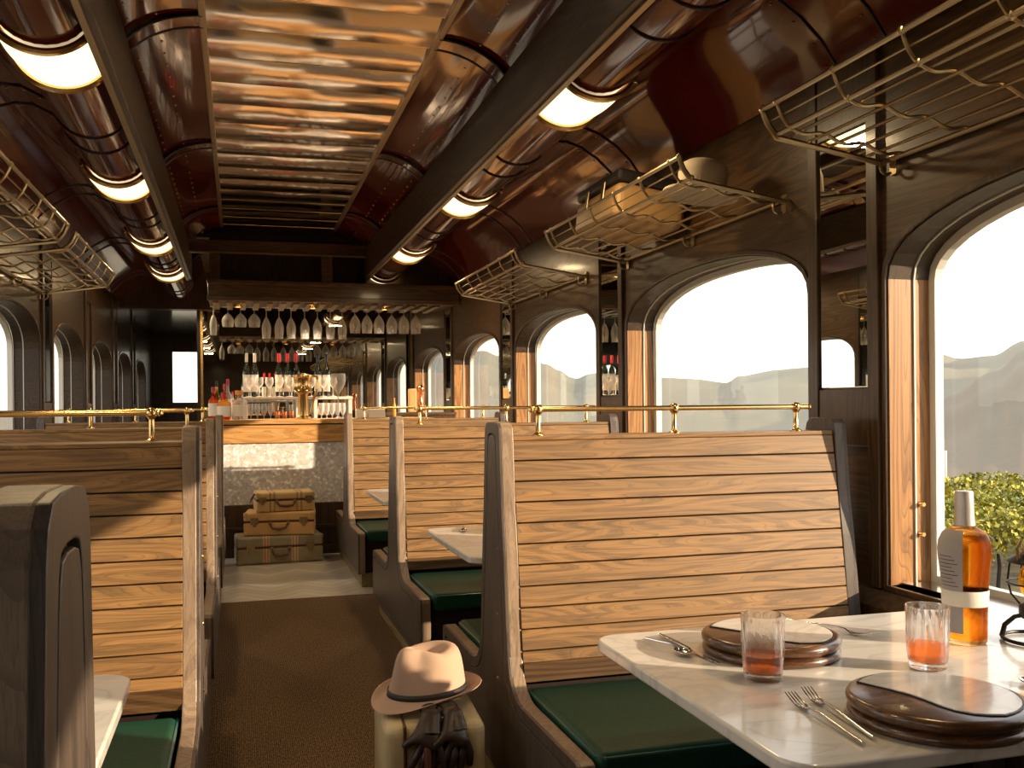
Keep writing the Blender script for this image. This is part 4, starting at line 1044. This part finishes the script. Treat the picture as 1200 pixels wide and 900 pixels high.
for i, x in enumerate((.38, .45, .52)):
    b = B(); lathe(b, [(0, 0), (.028, 0), (.03, .01), (.030, .085), (.027, .085), (.026, .01), (0, .008)], seg=20, cap=False)
    o = obj('copper_mug', b, 'coppercup', smooth=50, loc=(x, 10.05, 1.217)); tag(o, 'copper mug under the shelf, %s of three' % ['left', 'middle', 'right'][i], 'mug', 'copper mugs')
# gold drum decanter on a column
bt = thing('beer_tower', 'polished gold drum topped column on the bar counter', 'dispenser', (.578, 9.15, CZ))
b = B(); lathe(b, [(.075, 0), (.075, .015), (.05, .03), (.046, .22), (.055, .24)], seg=32); obj('column', b, 'brass', bt, smooth=40)
b = B(); lathe(b, [(.05, .24), (.088, .245), (.090, .26), (.082, .27), (.082, .38), (.090, .39), (.088, .41), (.02, .43), (0, .432)], seg=36); obj('drum', b, 'brass', bt, smooth=40)
b = B(); tube(b, [(.09, 0, .40), (.125, 0, .40), (.135, 0, .37), (.13, 0, .26), (.10, 0, .2), (.07, 0, .06)], .012, 8); obj('side_arm', b, 'brass', bt, smooth=True)
vs_ = thing('crystal_vase', 'clear footed crystal bowl on a tall stem at the right of the counter', 'vase', (.905, 9.15, CZ))
b = B(); lathe(b, [(0, 0), (.04, 0), (.04, .006), (.008, .02), (.008, .22), (.02, .25), (.05, .29), (.068, .34), (.068, .42), (.066, .425)], seg=28, cap=False); obj('glass_body', b, 'hang', vs_, smooth=60)
# white boxes at the right end, yellow bottle, wooden figure
for x, w_, lb_ in ((1.12, .10, 'white folded menu card stack on the right of the bar, left one'), (1.26, .16, 'white napkin stack at the right end of the bar counter')):
    b = B(); box(b, -w_/2, w_/2, -.06, .06, 0, .085); o = obj('napkin_stack', b, 'white', bevel=.006, loc=(x, 9.15, CZ)); tag(o, lb_, 'napkins', 'white stacks on the bar')
bottle('yellow_bottle', 'slim yellow bottle on the bar seen above the bench rail', (1.437, 9.15, CZ), .19, .016, 'orangecap', None, 'orangecap', 'wine')
st = thing('turned_table_lamp', 'turned copper and wood lamp standing on the shelf by the end window', 'lamp', (1.86, 10.05, 1.28))
b = B(); lathe(b, [(.06, 0), (.062, .015), (.03, .03), (.022, .06), (.035, .10), (.02, .14), (.018, .20), (.04, .235), (.042, .26), (.02, .29), (0, .295)], seg=24); obj('turned_body', b, 'coppercup', st, smooth=50)
b = B(); box(b, -.13, -.05, -.04, .04, 0, .25); obj('box_body', b, 'case_tan', st, bevel=.008)
ct = thing('side_cabinet', 'dark wooden side cabinet under the end window on the right', 'cabinet', (1.86, 10.2, 0))
b = B(); box(b, -.35, .36, -.25, .3, 0, 1.25); obj('body', b, 'pierwood', ct, bevel=.004)
b = B(); box(b, -.36, .37, -.26, .31, 1.25, 1.279); obj('top', b, 'beam', ct, bevel=.004)

# ================================================================= OUTSIDE
b = B(); box(b, -400, 400, -300, 420, -1.75, -1.65); struct(obj('ground', b, 'dirt'))
def ray(px, py):
    u = (px-600)/1120; v = (474.5-py)/1120
    a = u*math.cos(RHO)+v*math.sin(RHO); c_ = -u*math.sin(RHO)+v*math.cos(RHO)
    d = Fv+Rv*a+Zv*c_; return d
def ridge(name, pts, dist, base_d, mat, amp, seed):
    # hill range: crest heights interpolated from bearings, sloping down toward the car
    b = B(); R_ = random.Random(seed)
    cr_ = []
    for px, py in pts:
        d = ray(px, py); hor = math.hypot(d.x, d.y); cr_.append((math.atan2(d.x, d.y), d.z/hor))
    n = 260; rows = [[] for _ in range(26)]
    a0, a1 = cr_[0][0], cr_[-1][0]
    for i in range(n+1):
        a = a0+(a1-a0)*i/n
        for k in range(len(cr_)-1):
            if cr_[k][0] <= a <= cr_[k+1][0]+1e-9:
                q = (a-cr_[k][0])/(cr_[k+1][0]-cr_[k][0]); q = q*q*(3-2*q); el = cr_[k][1]+(cr_[k+1][1]-cr_[k][1])*q; break
        zt_ = H+el*dist
        for j in range(26):
            t = j/25; t2 = min(1, t/.88)
            r = base_d+(dist-base_d)*t*1.08
            z = -1.8+(zt_+1.8)*(math.sin(t2*PI/2)**1.25)
            z += amp*noise.noise(Vector((math.sin(a)*r*.05, math.cos(a)*r*.05, seed)))*min(1, t*3)*2
            z += amp*.12*noise.noise(Vector((math.sin(a)*r*.4, math.cos(a)*r*.4, seed)))*min(1, t*3)
            if j == 25: z -= 8
            rows[j].append(b.verts.new((r*math.sin(a), r*math.cos(a), z)))
    for A, D in zip(rows, rows[1:]):
        for k in range(n): b.faces.new((A[k], A[k+1], D[k+1], D[k]))
    return struct(obj(name, b, mat, smooth=180))
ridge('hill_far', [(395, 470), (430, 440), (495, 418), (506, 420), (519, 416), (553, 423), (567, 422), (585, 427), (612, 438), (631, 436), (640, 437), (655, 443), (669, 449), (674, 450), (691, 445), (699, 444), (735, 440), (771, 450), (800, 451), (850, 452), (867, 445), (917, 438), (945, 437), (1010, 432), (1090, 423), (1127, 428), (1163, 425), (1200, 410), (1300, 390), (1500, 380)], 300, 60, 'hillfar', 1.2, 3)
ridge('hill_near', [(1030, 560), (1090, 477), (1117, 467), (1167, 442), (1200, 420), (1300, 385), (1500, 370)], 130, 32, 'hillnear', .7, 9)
# vineyard rows
def vine_row(d, label, seed):
    t = thing('vine_row', label, 'grapevines', (0, 0, 0), 0, 'rows of grapevines beyond the near window')
    rnd = random.Random(seed); b = B()
    for i in range(10500):
        r = rnd.uniform(2, 17); zz = -1.15+.80*rnd.random()**.8; th_ = max(-.5, min(.5, rnd.gauss(0, .22)))
        zz += .04*math.sin(r*3.1+seed)+.03*math.sin(r*7.3)
        c = Fv*(d+th_)+Rv*r; c.z = zz; s_ = rnd.uniform(.03, .06)
        u = Vector((rnd.gauss(0, 1), rnd.gauss(0, 1), rnd.gauss(0, 1))).normalized(); v = u.cross(Vector((rnd.gauss(0, 1), rnd.gauss(0, 1), rnd.gauss(0, 1)))).normalized()
        b.faces.new([b.verts.new(c+u*s_*a_+v*s_*b_*.8) for a_, b_ in ((-1, 0), (0, -1), (1, 0), (0, 1))])
    o = obj('foliage', b, 'leaf', t); o['kind'] = 'stuff'
    b = B(); r = 2.2
    while r < 17:
        c = Fv*d+Rv*r; tube(b, [(c.x, c.y, -1.7), (c.x+.04, c.y, -1.3), (c.x-.02, c.y, -.8)], [.035, .03, .02], 6); r += 1.1
    o = obj('trunks', b, 'iron', t); o['kind'] = 'stuff'
for k in range(6):
    vine_row(15.2+1.35*k, '%s row of green and yellow grapevines, counted from the train' % ['first', 'second', 'third', 'fourth', 'fifth', 'last'][k], k)
up = Fv*26+Rv*(26*507/1120)
b = B(); tube(b, [(up.x, up.y, -1.7), (up.x, up.y, 0.0)], .045, 6); o = obj('field_pole', b, 'white'); tag(o, 'thin pale pole standing at the far edge of the vineyard', 'pole')
